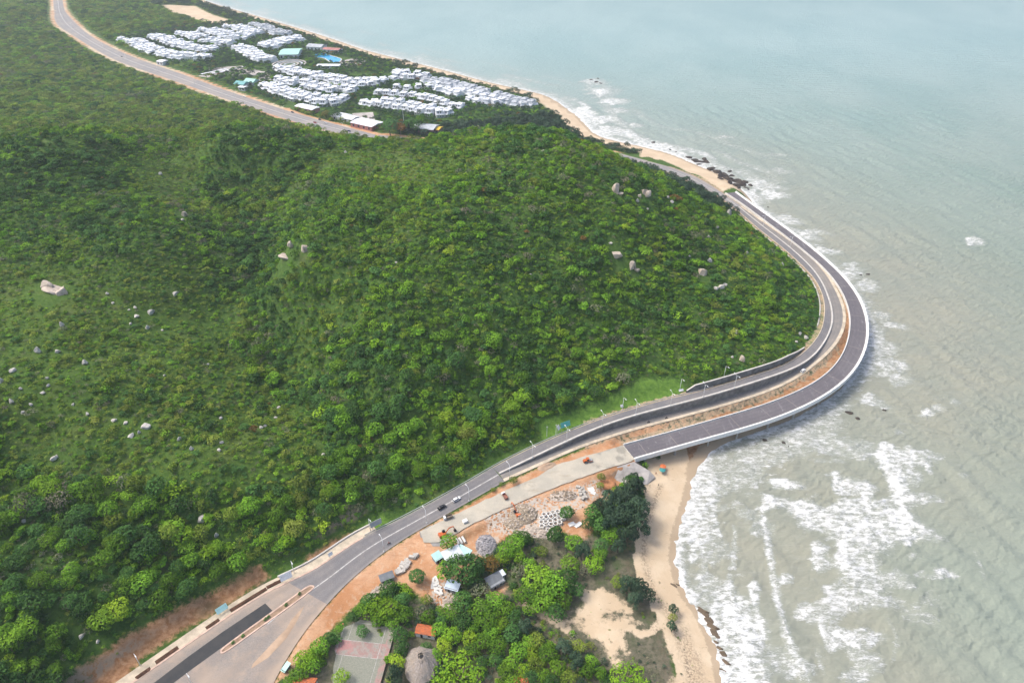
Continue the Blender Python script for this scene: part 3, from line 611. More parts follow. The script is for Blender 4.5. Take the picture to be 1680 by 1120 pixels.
c = m.mix(m.mth('MULTIPLY', m.ramp(m.noise(m.mp(p, (.2, 1, 1), (0, 0, R(9))), .5, 4, .7), .5, .7, 0, .4), m.ramp(CD, 150, 20)), c, (.33, .34, .295))
c = m.mix(fm, c, (.72, .73, .72))
w1 = m.noise(m.mp(p, (.62, 1, 1), (0, 0, R(-14))), .23, 2, .45); w2 = m.noise(m.mp(p, (.6, 1, 1), (0, 0, R(-8))), .8, 2, .5); w3 = m.noise(m.mp(p, (.7, 1, 1), (0, 0, R(35))), .05, 3, .55)
def swell(ang, lam, dist, ds):
    q = m.n('ShaderNodeTexWave', wave_type='BANDS', bands_direction='Y', wave_profile='SIN'); m.set(q.inputs['Vector'], m.mp(p, (1, 1, 1), (0, 0, R(ang)))); q.inputs['Scale'].default_value = .314 / lam
    q.inputs['Distortion'].default_value = dist; q.inputs['Detail'].default_value = 3; q.inputs['Detail Scale'].default_value = ds; q.inputs['Detail Roughness'].default_value = .6; return q.outputs['Fac']
gust = m.ramp(m.noise(p, .018, 3, .55), .3, .7, .45, 1.15)
chop = m.mth('ADD', m.mth('MULTIPLY', swell(-20, 7.5, 9, 1.6), .42), m.mth('ADD', m.mth('MULTIPLY', swell(-38, 4.6, 8, 1.3), .24), m.mth('MULTIPLY', swell(4, 12, 8, 1.5), .5)))
m.bump(m.mth('ADD', m.mth('ADD', m.mth('ADD', m.mth('MULTIPLY', w1, .9), m.mth('MULTIPLY', chop, gust)), m.mth('MULTIPLY', w2, .4)), m.mth('ADD', m.mth('MULTIPLY', w3, 1.2), m.mth('MULTIPLY', fm, .25))), 1.0, .75)
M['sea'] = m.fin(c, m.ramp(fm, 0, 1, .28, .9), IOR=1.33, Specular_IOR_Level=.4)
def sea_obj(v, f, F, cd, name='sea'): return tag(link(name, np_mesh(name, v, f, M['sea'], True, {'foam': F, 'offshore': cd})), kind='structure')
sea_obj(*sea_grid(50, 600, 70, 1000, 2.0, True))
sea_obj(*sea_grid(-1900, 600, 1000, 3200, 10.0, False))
def sheet(x0, x1, y0, y1, n=2):
    X, Y = np.meshgrid(np.linspace(x0, x1, n), np.linspace(y0, y1, n)); return np.stack([X, Y, 0 * X], -1).reshape(-1, 3), grid_faces(n, n), np.zeros(n * n), np.full(n * n, 400.)
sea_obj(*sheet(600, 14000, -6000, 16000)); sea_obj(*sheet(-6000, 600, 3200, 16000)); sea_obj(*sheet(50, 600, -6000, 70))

# ------------------------------------------------------------------ light and air
SUN_EL, SUN_AZ = 56, -78          # azimuth from +Y towards +X
w = bpy.data.worlds.new('World'); SC.world = w; w.use_nodes = True; nt = w.node_tree; bg = nt.nodes['Background']
sky = nt.nodes.new('ShaderNodeTexSky'); sky.sky_type = 'NISHITA'; sky.sun_disc = False; sky.sun_elevation = R(SUN_EL); sky.sun_rotation = R(SUN_AZ)
sky.dust_density = 5.0; sky.air_density = 1.0; sky.ozone_density = 1.0; sky.altitude = 0
nt.links.new(sky.outputs[0], bg.inputs[0]); bg.inputs[1].default_value = .15
sl = bpy.data.lights.new('sun', 'SUN'); sl.energy = 1.55; sl.angle = R(18); sl.color = (1, .95, .87); so = bpy.data.objects.new('sun', sl); COL.objects.link(so)
dv = Vector((math.sin(R(SUN_AZ)) * math.cos(R(SUN_EL)), math.cos(R(SUN_AZ)) * math.cos(R(SUN_EL)), math.sin(R(SUN_EL))))
so.rotation_euler = dv.to_track_quat('Z', 'Y').to_euler(); so.location = dv * 500
SC.view_settings.view_transform = 'Standard'; SC.view_settings.look = 'None'; SC.view_settings.exposure = .68; SC.view_settings.gamma = 1
def build_haze(density=.00010, col=(.80, .90, 1.0)):
    hz = MB().box((0, 5000, 141), (32000, 26000, 302)).build('haze', None); hz.data.materials.clear()
    hm = bpy.data.materials.new('haze_air'); hm.use_nodes = True; t = hm.node_tree; t.nodes.clear(); o = t.nodes.new('ShaderNodeOutputMaterial'); pv = t.nodes.new('ShaderNodeVolumePrincipled')
    pv.inputs['Color'].default_value = (*col, 1); pv.inputs['Density'].default_value = density; pv.inputs['Anisotropy'].default_value = .2
    t.links.new(pv.outputs[0], o.inputs['Volume']); hz.data.materials.append(hm); tag(hz, 'thin sea haze over the whole coast', 'haze', None, 'stuff')
# ------------------------------------------------------------------ foliage
def foliage(name, lo, hi, alt, var=.35, trans=.22):
    """leaf colour: lo..hi from leaf to leaf, some trees drifting towards alt"""
    m = NT(name); oi = m.n('ShaderNodeObjectInfo'); tone = m.attr('tone').outputs['Fac']
    reg = m.noise(oi.outputs['Location'], .017, 3, .6); c = m.mix(tone, lo, hi)
    k = m.mth('ADD', m.mth('MULTIPLY', oi.outputs['Random'], .75), m.mth('MULTIPLY', m.mth('SUBTRACT', reg, .5), 1.1))
    c = m.mix(m.ramp(k, .35, .85, 0, .8), c, alt)
    r2 = m.mth('FRACT', m.mth('MULTIPLY', oi.outputs['Random'], 37.7)); c = m.mix(1.0, c, m.ramp(r2, 0, 1, 1 - var, 1 + var), 'MULTIPLY')
    m.set(m.b.inputs['Base Color'], c); m.b.inputs['Roughness'].default_value = .75; m.b.inputs['Specular IOR Level'].default_value = .12
    tr = m.n('ShaderNodeBsdfTranslucent'); m.set(tr.inputs[0], c); mx = m.n('ShaderNodeMixShader'); mx.inputs[0].default_value = trans
    m.t.links.new(m.b.outputs[0], mx.inputs[1]); m.t.links.new(tr.outputs[0], mx.inputs[2]); m.t.links.new(mx.outputs[0], m.out.inputs[0]); return m.mat
FM = dict(
 mid=foliage('leaf_mid', (0.064, 0.154, 0.016), (0.182, 0.366, 0.027), (0.211, 0.360, 0.027), trans=.18),
 bright=foliage('leaf_bright', (0.114, 0.252, 0.016), (0.257, 0.433, 0.027), (0.325, 0.427, 0.031), .22, .2),
 dark=foliage('leaf_dark', (0.027, 0.080, 0.021), (0.093, 0.206, 0.039), (0.075, 0.180, 0.047), .3, .15),
 olive=foliage('leaf_olive', (0.103, 0.170, 0.021), (0.228, 0.319, 0.041), (0.257, 0.294, 0.053), .3, .15),
 grey=foliage('leaf_grey', (.110, .132, .072), (.215, .230, .135), (.190, .165, .115), .3, .1),
 rust=foliage('leaf_rust', (.150, .095, .026), (.270, .150, .045), (.130, .170, .032), .25),
 needle=foliage('leaf_needle', (.024, .058, .032), (.072, .122, .066), (.070, .115, .070), .25, .15))
def crown(name, mat, seed, nclump=11, per=70, leaf=.15, spread=.62, rc=(.28, .46), zc=.62, zr=.42, elong=1.5, low=-.35):
    """leaf sprays on a cluster of lobes, unit radius, standing on z = 0"""
    g = np.random.default_rng(seed); C = []
    for i in range(nclump):
        a = i * 2.4 + g.uniform(-.5, .5); r = spread * math.sqrt((i + .3) / nclump) * g.uniform(.8, 1.15)
        C.append((r * math.cos(a), r * math.sin(a), zc + zr * (1 - (r / .85) ** 2) * g.uniform(.55, 1.05), g.uniform(*rc)))
    V = []; T = []
    C = np.array(C)
    for c in C:
        n = int(per * (c[3] / .37) ** 2); off = g.normal(0, .17); d = g.normal(size=(n, 3)); d /= np.linalg.norm(d, axis=1)[:, None]
        d = d[d[:, 2] > low]; p = c[:3] + d * c[3] * g.uniform(.72, 1.12, (len(d), 1)) * np.array([1, 1, .85])
        ins = np.zeros(len(p), bool)
        for e in C:
            if e is not c: ins |= np.linalg.norm(p - e[:3], axis=1) < e[3] * .62
        p, d = p[~ins], d[~ins]
        nrm = d + g.normal(size=d.shape) * .32 + np.array([0, 0, .35]); nrm /= np.linalg.norm(nrm, axis=1)[:, None]
        t = np.cross(nrm, g.normal(size=d.shape)); t /= np.linalg.norm(t, axis=1)[:, None] + 1e-9; b = np.cross(nrm, t)
        s = leaf * g.uniform(.55, 1.3, (len(d), 1))
        quad = np.stack([p - t * s * elong * .5, p - b * s * .5 + nrm * s * .12, p + t * s * elong * .5, p + b * s * .5 + nrm * s * .12], 1)
        V.append(quad.reshape(-1, 3)); T.append(np.repeat(np.clip(g.normal(.5, .25, len(d)) + off, 0, 1), 4))
    V = np.vstack(V); T = np.concatenate(T); V[:, 2] = np.maximum(V[:, 2], -.05)
    return np_mesh(name, V, np.arange(len(V)).reshape(-1, 4), mat, False, {'tone': T})
# clumps for the closed canopy of the hill and the plain beyond
def clump_set(kind, n, seed, **kw): return [crown('leaf_clump', FM[kind], seed + i, **kw) for i in range(n)]
lowk = dict(nclump=10, per=46, leaf=.19, zc=.50, zr=.45, low=-.2)
def vary(kind, n, seed):
    q = np.random.default_rng(seed); out = []
    for i in range(n): out.append(crown('leaf_clump', FM[kind], seed + i, nclump=int(q.integers(5, 17)), per=int(q.integers(34, 56)), leaf=q.uniform(.13, .21), spread=q.uniform(.5, .85), rc=(q.uniform(.18, .28), q.uniform(.36, .5)), zc=q.uniform(.38, .6), zr=q.uniform(.3, .6), low=-.2))
    return out
HC = vary('mid', 6, 10) + vary('bright', 4, 30) + vary('dark', 5, 50) + vary('olive', 4, 60) + \
     clump_set('grey', 2, 70, nclump=9, per=26, leaf=.15, zc=.5, zr=.4) + clump_set('rust', 1, 80, **lowk) + clump_set('needle', 2, 90, nclump=9, per=60, leaf=.10, zc=.7, zr=.6, elong=2.6)
KIDX = dict(mid=(0, 6), bright=(6, 4), dark=(10, 5), olive=(15, 4), grey=(19, 2), rust=(21, 1), needle=(22, 2))
bank = bpy.data.collections.new('clump_bank')
for i, me in enumerate(HC): bank.objects.link(bpy.data.objects.new('leaf_clump_%02d' % i, me))
def scatter(name, P, rz, sc, pick, label, cat):
    me = bpy.data.meshes.new(name); me.vertices.add(len(P)); me.vertices.foreach_set('co', np.asarray(P, np.float32).ravel())
    for n, t, a in (('turn', 'FLOAT', rz), ('pick', 'INT', pick)):
        at = me.attributes.new(n, t, 'POINT'); at.data.foreach_set('value', np.asarray(a, np.float32 if t == 'FLOAT' else np.int32))
    at = me.attributes.new('size', 'FLOAT_VECTOR', 'POINT'); at.data.foreach_set('vector', np.asarray(sc, np.float32).ravel())
    o = link(name, me); ng = bpy.data.node_groups.new(name + '_scatter', 'GeometryNodeTree')
    ng.interface.new_socket('Geometry', in_out='INPUT', socket_type='NodeSocketGeometry'); ng.interface.new_socket('Geometry', in_out='OUTPUT', socket_type='NodeSocketGeometry')
    N = lambda t: ng.nodes.new(t); L = ng.links.new
    gi, go, ip, ci = N('NodeGroupInput'), N('NodeGroupOutput'), N('GeometryNodeInstanceOnPoints'), N('GeometryNodeCollectionInfo')
    ci.inputs['Collection'].default_value = bank; ci.inputs['Separate Children'].default_value = True; ci.inputs['Reset Children'].default_value = True
    def na(n, t): q = N('GeometryNodeInputNamedAttribute'); q.data_type = t; q.inputs[0].default_value = n; return q.outputs[0]
    cx, er = N('ShaderNodeCombineXYZ'), N('FunctionNodeEulerToRotation'); L(na('turn', 'FLOAT'), cx.inputs[2]); L(cx.outputs[0], er.inputs[0])
    L(gi.outputs[0], ip.inputs['Points']); L(ci.outputs[0], ip.inputs['Instance']); ip.inputs['Pick Instance'].default_value = True
    L(na('pick', 'INT'), ip.inputs['Instance Index']); L(er.outputs[0], ip.inputs['Rotation']); L(na('size', 'FLOAT_VECTOR'), ip.inputs['Scale']); L(ip.outputs[0], go.inputs[0])
    md = o.modifiers.new('scatter', 'NODES'); md.node_group = ng; return tag(o, label, cat, None, 'stuff')
def in_frame(P, mg=140):
    u, v, d = proj(P); return (u > -mg) & (u < 1680 + mg) & (v > -mg) & (v < 1120 + mg) & (d > 20)
def pick_kind(x, y, g):
    """which kinds of leaf grow where: drifts of one kind, with strangers mixed in"""
    n = fbm(x / 34, y / 34, 3) + g.normal(0, .10, x.shape); q = g.random(x.shape); k = np.zeros(x.shape, int)
    names = list(KIDX); kk = np.where(n < .43, names.index('dark'), np.where(n < .56, names.index('mid'), np.where(n < .645, names.index('bright'), names.index('olive'))))
    kk = np.where(q < .045, names.index('grey'), np.where(q < .047, names.index('rust'), np.where((q > .55) & (q < .80), names.index('mid'), np.where(q > .86, names.index('dark'), kk))))
    gr = fbm(x / 50 + 9, y / 50 + 4, 2) > .66; kk = np.where(gr & (q > .8), names.index('grey'), kk)
    return kk
def to_pick(kk, g):
    names = list(KIDX); out = np.zeros(kk.shape, int)
    for i, n in enumerate(names):
        s = kk == i; out[s] = KIDX[n][0] + g.integers(0, KIDX[n][1], s.sum())
    return out
gs = np.random.default_rng(21)
def jitter(x0, x1, y0, y1, st):
    X, Y = np.meshgrid(np.arange(x0, x1, st), np.arange(y0, y1, st)); X = X + gs.uniform(-.48, .48, X.shape) * st; Y = Y + gs.uniform(-.48, .48, Y.shape) * st; return X.ravel(), Y.ravel()
CLEAR = []      # (x, y, r): kept clear for boulders, houses, sheds
def clear_of(x, y):
    ok = np.ones(len(x), bool)
    if CLEAR:
        for cx_, cy_, r in CLEAR: ok &= (x - cx_) ** 2 + (y - cy_) ** 2 > r * r
    return ok
def inpx(P, poly):
    u, v, _ = proj(P); return inpoly(u, v, np.array(poly))
# ------------------------------------------------------------------ words for places
ORD = ['closest', 'second closest', 'third closest', 'fourth closest', 'fifth closest', 'sixth closest', 'seventh closest', 'eighth closest', 'ninth closest', 'tenth closest', 'eleventh closest', 'twelfth closest']
def name_by_place(items, marks):
    """items: (object, words, u, v); marks: words -> (u, v). Labels each by its rank from the nearest landmark, so that no two read alike"""
    sets = {}
    for o, w_, u, v in items:
        k = min(marks, key=lambda q: math.hypot(u - marks[q][0], (v - marks[q][1]) * 1.4)); sets.setdefault((w_, k), []).append((math.hypot(u - marks[k][0], (v - marks[k][1]) * 1.4), o))
    for (w_, k), L in sets.items():
        L.sort(key=lambda q: q[0])
        for i, (_, o) in enumerate(L):
            o['label'] = ('%s %s to %s' % (w_, ORD[i], k)) if len(L) > 1 and i < len(ORD) else ('%s close to %s' % (w_, k) if len(L) == 1 else '%s far out from %s' % (w_, k))
# ------------------------------------------------------------------ rock
def rock_mat(name, a, b, stain):
    m = NT(name); p = m.n('ShaderNodeTexCoord').outputs['Object']; n = m.noise(p, .7, 6, .65); n2 = m.noise(m.mp(p, (1, 1, .25)), 2.2, 4, .7)
    c = m.mix(m.ramp(n, .3, .7), a, b); c = m.mix(m.ramp(n2, .55, .72, 0, .8), c, stain); m.bump(m.mth('ADD', n, n2), .25, .6); return m.fin(c, .9)
M['granite'] = rock_mat('granite', (.40, .38, .345), (.56, .535, .49), (.20, .185, .165)); M['granite_tan'] = rock_mat('granite_tan', (.40, .34, .28), (.55, .475, .40), (.13, .11, .09))
M['sea_rock'] = rock_mat('sea_rock', (.040, .034, .030), (.085, .07, .058), (.02, .018, .017)); M['ledge_rock'] = rock_mat('ledge_rock', (.10, .075, .05), (.19, .145, .10), (.035, .028, .022))
def rock_mesh(name, seed, mat, sub=3, flat=.7, sharp=.5):
    g = np.random.default_rng(seed); bm = bmesh.new(); bmesh.ops.create_icosphere(bm, subdivisions=sub, radius=1)
    pl = [(Vector(g.normal(size=3)).normalized(), g.uniform(.42, .82)) for _ in range(13)]
    for v in bm.verts:
        c = v.co.copy()
        for n, d in pl:
            e = c.dot(n) - d
            if e > 0: c -= n * e * (.75 + .25 * sharp)
        k = 1 + .16 * (fbm(np.array(c.x * 2.1 + seed), np.array(c.y * 2.1 + c.z * 1.7), 3) - .5); v.co = Vector((c.x * k, c.y * k, c.z * k * flat + flat * .35))
    me = bpy.data.meshes.new(name); bm.to_mesh(me); bm.free(); me.materials.append(mat); return me
RK = [rock_mesh('boulder', 100 + i, M['granite'], 3, f) for i, f in enumerate((.6, .75, .95, .7, .55))]; RT = [rock_mesh('boulder', 120 + i, M['granite_tan'], 3, f, 1) for i, f in enumerate((.55, .8, .95))]
RS = [rock_mesh('sea_rock', 140 + i, M['sea_rock'], 3, f, .8) for i, f in enumerate((.4, .55, .7, .35))]; RL = [rock_mesh('ledge', 160 + i, M['ledge_rock'], 3, f, .9) for i, f in enumerate((.45, .6, .5))]
gb = np.random.default_rng(5)
BOULD = []   # (u, v, size in px across, tan?)
for q in [(176,481,6),(185,496,5),(222,504,6),(224,517,9),(247,511,11),(287,480,9),(243,537,7),(266,541,4),(214,531,4),(212,508,4),(102,534,8),(63,575,8),(95,576,8),(22,606,9),(76,620,4),(34,637,6),(70,644,6),(80,632,4),(19,659,7),(37,675,6),(51,663,4),(120,663,5),(144,678,6),(187,687,9),(206,692,7),(239,696,13),(215,712,10),(229,709,4),(295,720,7),(314,735,7),(363,725,6),(360,738,5),(363,685,5),(429,700,6),(436,698,6),(453,685,4),(458,668,5),(424,669,4),(87,752,8),(93,748,6),(341,597,4),(270,615,4),(531,745,5),(3,624,8),(139,595,8),
 (1095,323,8),(1102,331,7),(1196,350,9),(1162,388,6),(1182,469,9),(1174,472,7),(1190,467,6),(996,272,5),(1059,277,8),(1036,263,6),(1002,398,5),(1282,434,6),(1225,416,5),(1164,426,9),(1131,420,4),(1207,544,8),(1235,545,5),(1312,546,7),(1322,553,7),(1306,560,5),(1201,585,5),(1046,330,6),(1062,342,5),(1118,352,5),(1160,360,6),(1176,372,5),(1075,300,5),(1090,305,6),(567,250,4),(890,247,6),(264,285,6),(330,850,12),(356,877,7),(40,855,5),(115,883,7),(133,1041,10),(160,1052,6),(300,360,6),(310,366,5),(560,470,5),(650,430,4),(870,450,4)]: BOULD.append((*q, 0))
for q in [(74,467,16),(88,471,26),(104,477,15),(469,418,17),(478,404,8),(499,407,12),(1011,313,10),(1018,318,7),(1057,315,9),(1064,320,8),(1050,322,6),(1012,416,13),(1036,438,9),(1045,443,7),(1152,446,13),(302,352,8),(1216,590,7)]: BOULD.append((*q, 1))
marks_b = {'the big tan outcrop on the open slope': (85,470), 'the tall twin rocks in the forest': (480,410), 'the rounded boulder above the bend': (1152,447), 'the pointed stone on the middle of the hill': (1012,416), 'the top of the hill': (870,215), 'the middle of the grassy slope': (225,690), 'the gully below the slope': (430,690), 'the cut bank beside the kerb': (250,1040), 'the edge of the meadow': (40,640), 'the hill wall at the bend': (1312,556), 'the coast road at the far shoulder': (1080,300), 'the bare patch on the upper slope': (303,356)}
bl = []
for i, (u, v, s, t) in enumerate(BOULD):
    c = G(u, v + s * .2); _, _, d = proj(c); rr = max(1.1, s / 2 * d / FPX * (1.8 if t else 1.4)); me = (RT if t else RK)[gb.integers(0, 3 if t else 5)]
    o = link('boulder', me, None, (c[0], c[1], c[2] - .15 * rr + (.12 if s < 9 else -.08) * rr), gb.uniform(0, 6.28)); o.scale = (rr * gb.uniform(.85, 1.15), rr * gb.uniform(.7, 1.0), rr * gb.uniform(.9, 1.2) * (1.25 if t else 1.1))
    if s > 15: o.rotation_euler = (R(-12), R(14), R(-24)); o.scale = (rr * 1.15, rr * .6, rr * .75)
    o['category'] = 'boulder'; o['group'] = 'boulders on the hillside'; CLEAR.append((c[0], c[1], rr * 1.05 + .9)); CLEAR.append((c[0], c[1] - rr * 1.3, rr * .7 + .6))
    bl.append((o, ('large tan rock' if t else 'small pale boulder' if s < 7 else 'pale grey boulder'), u, v))
name_by_place(bl, marks_b)
# rocks in the surf
SR = [(970,131,7),(978,135,9),(986,137,7),(981,129,5),(1072,234,8),(1078,236,5),(1100,246,8),(1108,250,6),(1130,259,9),(1140,264,10),(1150,266,9),(1160,267,7),(1170,276,6),(1184,290,9),(1192,294,10),(1200,297,11),(1208,295,9),(1215,301,10),(1222,299,7),(1212,308,8),(1224,308,7),(1202,289,6),(1232,305,5),(1190,288,12),(1176,283,9),(1197,303,9),(1218,304,12),(1206,306,8),(1228,311,9),(1181,297,7),(1165,279,8),(1146,270,7),(1156,262,7),(1210,312,7),(1196,282,6),(1260,340,5),(1268,344,4),(1398,447,6),(1412,451,8),(1423,450,8),(1405,463,4),(1431,544,5),(1427,536,4),(1394,677,15),(1407,686,8),(1367,689,6),(1374,692,6),(1360,699,5),(1368,703,7),(1378,699,5),(1450,672,8),(1286,726,9),(1294,731,8),(1280,731,5),(1217,743,4),(1255,722,9),(1268,714,8),(1240,728,7),(1218,734,8),(1300,705,7),(1320,696,7),(1345,684,6)]
sl_ = []
for u, v, s in SR:
    c = W(u, v, 0); _, _, d = proj(c); rr = max(.8, s / 2 * d / FPX * (2.2 if 1125 < u < 1235 and v < 310 else 1.25)); zb = max(float(gz(c[0], c[1])), -.3)
    o = link('sea_rock', RS[gb.integers(0, 4)], None, (c[0], c[1], zb - .1 * rr), gb.uniform(0, 6.28)); o.scale = (rr, rr * gb.uniform(.6, .9), rr * gb.uniform(.7, 1.0)); o['category'] = 'rock'; o['group'] = 'dark rocks along the shore'
    sl_.append((o, 'small dark rock in the surf' if s < 9 else 'broad dark rock in the surf', u, v))
name_by_place(sl_, {'the lone reef out at sea': (978,134), 'the two small far rocks': (1075,235), 'the rocky point': (1200,296), 'the low end of the orange beach': (1140,262), 'the outer bend of the viaduct': (1412,450), 'the widest rock off the viaduct': (1394,677), 'the first long span over the surf': (1250,722), 'the far narrow part of the viaduct': (1262,342), 'the apex of the viaduct bend': (1430,540), 'the shaded foot of the viaduct': (1330,690)})
ll = []
for u, v, s in [(1152,1002,14),(1158,1010,16),(1163,1018,16),(1168,1027,16),(1171,1037,14),(1177,1044,9),(1148,997,8),(1106,960,8),(1111,958,5),(1186,1072,12),(1190,1085,12),(1188,1100,10),(1180,1062,8),(1174,1052,7)]:
    c = G(u, v); _, _, d = proj(c); rr = 1.55 * s / 2 * d / FPX
    o = link('ledge_rock', RL[gb.integers(0, 3)], None, (c[0], c[1], max(c[2], .1) - .15 * rr), R(gb.uniform(-50, -20))); o.scale = (rr * 1.25, rr * .62, rr * .8); o['category'] = 'rock'; o['group'] = 'brown ledges on the beach'
    ll.append((o, 'brown layered rock', u, v))
name_by_place(ll, {'the ribbed ledge below the beach': (1163,1018), 'the lone rock on the sand': (1107,960), 'the lower corner of the beach': (1188,1090)})

# ------------------------------------------------------------------ resort villas
M['villa_white'] = plain('villa_white', (.70, .725, .755), .7, .10, .35); M['villa_roof'] = plain('villa_roof', (.68, .71, .745), .8, .15, .3); M['villa_grey'] = plain('villa_grey_roof', (.42, .45, .48), .8, .18, .3); M['pane_dark'] = plain('pane_dark', (.05, .06, .075), .2, .1, 1)
def villa_parts(kind):
    g = random.Random(kind); b = MB(); b.box((0, 0, 1.55), (10.4, 9.4, 3.1)); b.box((-.8 + kind % 2, .5, 4.5), (7.6 + .5 * (kind % 3), 7.0, 2.8))
    b.box((4.0 - 8 * (kind % 2), -1.6, 3.9), (2.4, 3.2, 1.6)); b.box((0, -4.45, 3.45), (9.6, .24, .7)); b.box((5.0, 0, 3.45), (.24, 8.6, .7)); b.box((-5.0, 0, 3.45), (.24, 8.6, .7))
    for k in range(3): b.box((-3.4 + 3.2 * k, -5.3, 1.4), (.45, .45, 2.8))
    b.box((0, -5.05, 2.92), (9.8, 1.1, .26)); r = MB(); r.box((-.8 + kind % 2, .5, 6.0), (8.2 + .5 * (kind % 3), 7.6, .22)); r.box((2 - 4 * (kind % 2), 1.2, 6.6), (2.0, 2.0, 1.0)); r.box((4.0 - 8 * (kind % 2), -1.6, 4.8), (2.8, 3.5, .2))
    ws = []
    for k in range(3): w_ = MB(); w_.box((-3.3 + 3.2 * k, -4.74, 1.35), (1.5, .1, 1.9)); ws.append(w_)
    for k in range(2): w_ = MB(); w_.box((-2.3 + kind % 2 + 2.9 * k, -3.04, 4.45), (1.4, .1, 1.6)); ws.append(w_)
    w_ = MB(); w_.box((5.24, .6, 1.4), (.1, 2.0, 1.7)); ws.append(w_)
    return b.mesh('wall', M['villa_white']), r.mesh('roof', M['villa_roof']), r.mesh('roof', M['villa_grey']), [q.mesh('window', M['pane_dark']) for q in ws]
VP = [villa_parts(k) for k in range(4)]
STRIPS = [  # photo outline of each block of villas, words for it
 ([(200,66),(232,63),(262,78),(300,88),(342,93),(340,100),(305,101),(270,98),(245,90),(215,79)], 'in the long block closest to the highway', 0),
 ([(248,61),(278,58),(300,68),(330,77),(354,80),(352,88),(320,86),(290,81),(262,71)], 'in the second block back from the highway', 0),
 ([(293,55),(322,52),(345,60),(372,68),(380,70),(378,77),(350,73),(320,70),(305,62)], 'in the third block back from the highway', 0),
 ([(331,49),(355,46),(375,50),(412,58),(410,64),(385,68),(365,65),(345,55)], 'in the fourth block back from the highway', 0),
 ([(371,43),(395,39),(412,43),(426,52),(424,59),(405,56),(385,49)], 'in the small fifth block near the sandy clearing', 0),
 ([(414,38),(432,36),(455,46),(472,52),(470,59),(450,59),(430,47)], 'in the greyish block by the far beach', 1),
 ([(430,73),(445,66),(465,60),(485,55),(492,63),(470,71),(450,81),(435,81)], 'in the block above the turquoise hall', 0),
 ([(387,79),(400,73),(420,77),(428,86),(447,97),(432,104),(415,101),(400,91)], 'in the block beside the turquoise hall', 0),
 ([(455,112),(480,110),(505,115),(530,121),(560,126),(590,129),(627,132),(625,139),(590,143),(560,140),(530,133),(505,128),(480,125),(460,120)], 'in the row below the swimming pool', 0),
 ([(458,131),(495,129),(530,137),(560,141),(579,145),(576,151),(545,155),(520,151),(490,144),(462,139)], 'in the middle row with red shrubs', 0),
 ([(434,141),(455,138),(480,146),(510,154),(540,157),(564,160),(562,169),(545,175),(515,171),(490,166),(460,159),(440,151)], 'in the row above the long white roof', 0),
 ([(600,168),(630,161),(660,165),(690,169),(715,177),(734,183),(728,190),(700,189),(670,183),(640,179),(602,175)], 'in the row closest to the headland', 0),
 ([(622,152),(655,148),(690,151),(720,156),(745,164),(782,176),(778,182),(745,181),(720,174),(690,167),(660,159),(625,159)], 'in the second row in from the headland', 0),
 ([(720,146),(745,141),(770,147),(795,153),(822,163),(818,171),(790,171),(765,164),(740,154)], 'in the third row in from the headland', 0),
 ([(613,130),(635,120),(662,119),(658,133),(635,135)], 'in the little cluster by the sandy gap', 0),
 ([(650,118),(675,111),(702,118),(698,127),(668,132)], 'in the little cluster next to the beach', 0),
 ([(652,142),(680,137),(715,137),(713,147),(680,149)], 'in the short row by the small lawn', 0),
 ([(700,130),(715,126),(760,133),(800,144),(840,154),(872,165),(865,172),(840,170),(800,158),(760,147),(715,139)], 'in the grey roofed beach front row', 1)]
VS = []
for si, (pix, words_, grey) in enumerate(STRIPS):
    k_ = int(np.argmax([q[0] for q in pix])); up_ = pix[:k_ + 1]; lo_ = [pix[0]] + pix[:k_ - 1:-1] if k_ < len(pix) - 1 else [pix[0], pix[-1]]
    A_ = W([a for a, b in up_], [b + 2.5 for a, b in up_], 13)[:, :2]; B_ = W([a for a, b in lo_], [b + 1.0 for a, b in lo_], 13)[:, :2]; A_, B_ = resample(A_, 60), resample(B_, 60)
    depth = np.median(np.linalg.norm(A_ - B_, axis=1)); nr_ = max(1, int(round(depth / 21.0)))
    for jb in range(nr_):
        t_ = (jb + .5) / nr_; Lr_ = smooth(A_ * (1 - t_) + B_ * t_, 4, 2); n_ = max(2, int(np.linalg.norm(np.diff(Lr_, axis=0), axis=1).sum() / 11.3)); Q_ = resample(Lr_, n_); T_ = np.gradient(Q_, axis=0)
        for ja in range(n_):
            tn_ = T_[ja] / (np.linalg.norm(T_[ja]) + 1e-9); p = Q_[ja] + np.array([-tn_[1], tn_[0]]) * (1.7 * math.sin(ja * 1.9 + si) + gb.uniform(-.5, .5))
            if gb.random() < .04: continue
            VS.append((math.hypot(*p), p[0], p[1], math.atan2(tn_[1], tn_[0]) + gb.uniform(-.05, .05), words_, grey, si)); CLEAR.append((p[0], p[1], 7.2))
VS.sort(); print('villas', len(VS)); fv, ff, fm_ = [], [], []
for n_, (_, px_, py_, rz, words_, grey, si) in enumerate(VS):
    k = int(gb.integers(0, 4)); wl, rw, rg, wn = VP[k]; hs = gb.uniform(1.05, 1.5); z_ = float(gz(px_, py_)) - .1; sx_ = gb.uniform(1.0, 1.15)
    if n_ < 296:
        o = empty('villa', (px_, py_, z_), rz); o.scale = (sx_, sx_ * 1.38, hs)
        tag(o, ('grey roofed' if grey else 'white flat roofed') + ' holiday villa ' + words_, 'villa', 'villas ' + words_)
        link('wall', wl, o); link('roof', rg if grey else rw, o)
        for w_ in (wn if si in (8, 9, 10, 11, 12, 14, 15, 16) else wn[:2]): link('window', w_, o)
    else:
        Mx = Matrix.LocRotScale((px_, py_, z_), Matrix.Rotation(rz, 3, 'Z'), (sx_, sx_ * 1.38, hs))
        for mi_, me in ((0, wl), (2 if grey else 1, rg if grey else rw), *((3, q) for q in wn[:2])):
            b0 = len(fv); fv += [tuple(Mx @ v.co) for v in me.vertices]; ff += [[b0 + i for i in f.vertices] for f in me.polygons]; fm_ += [mi_] * len(me.polygons)
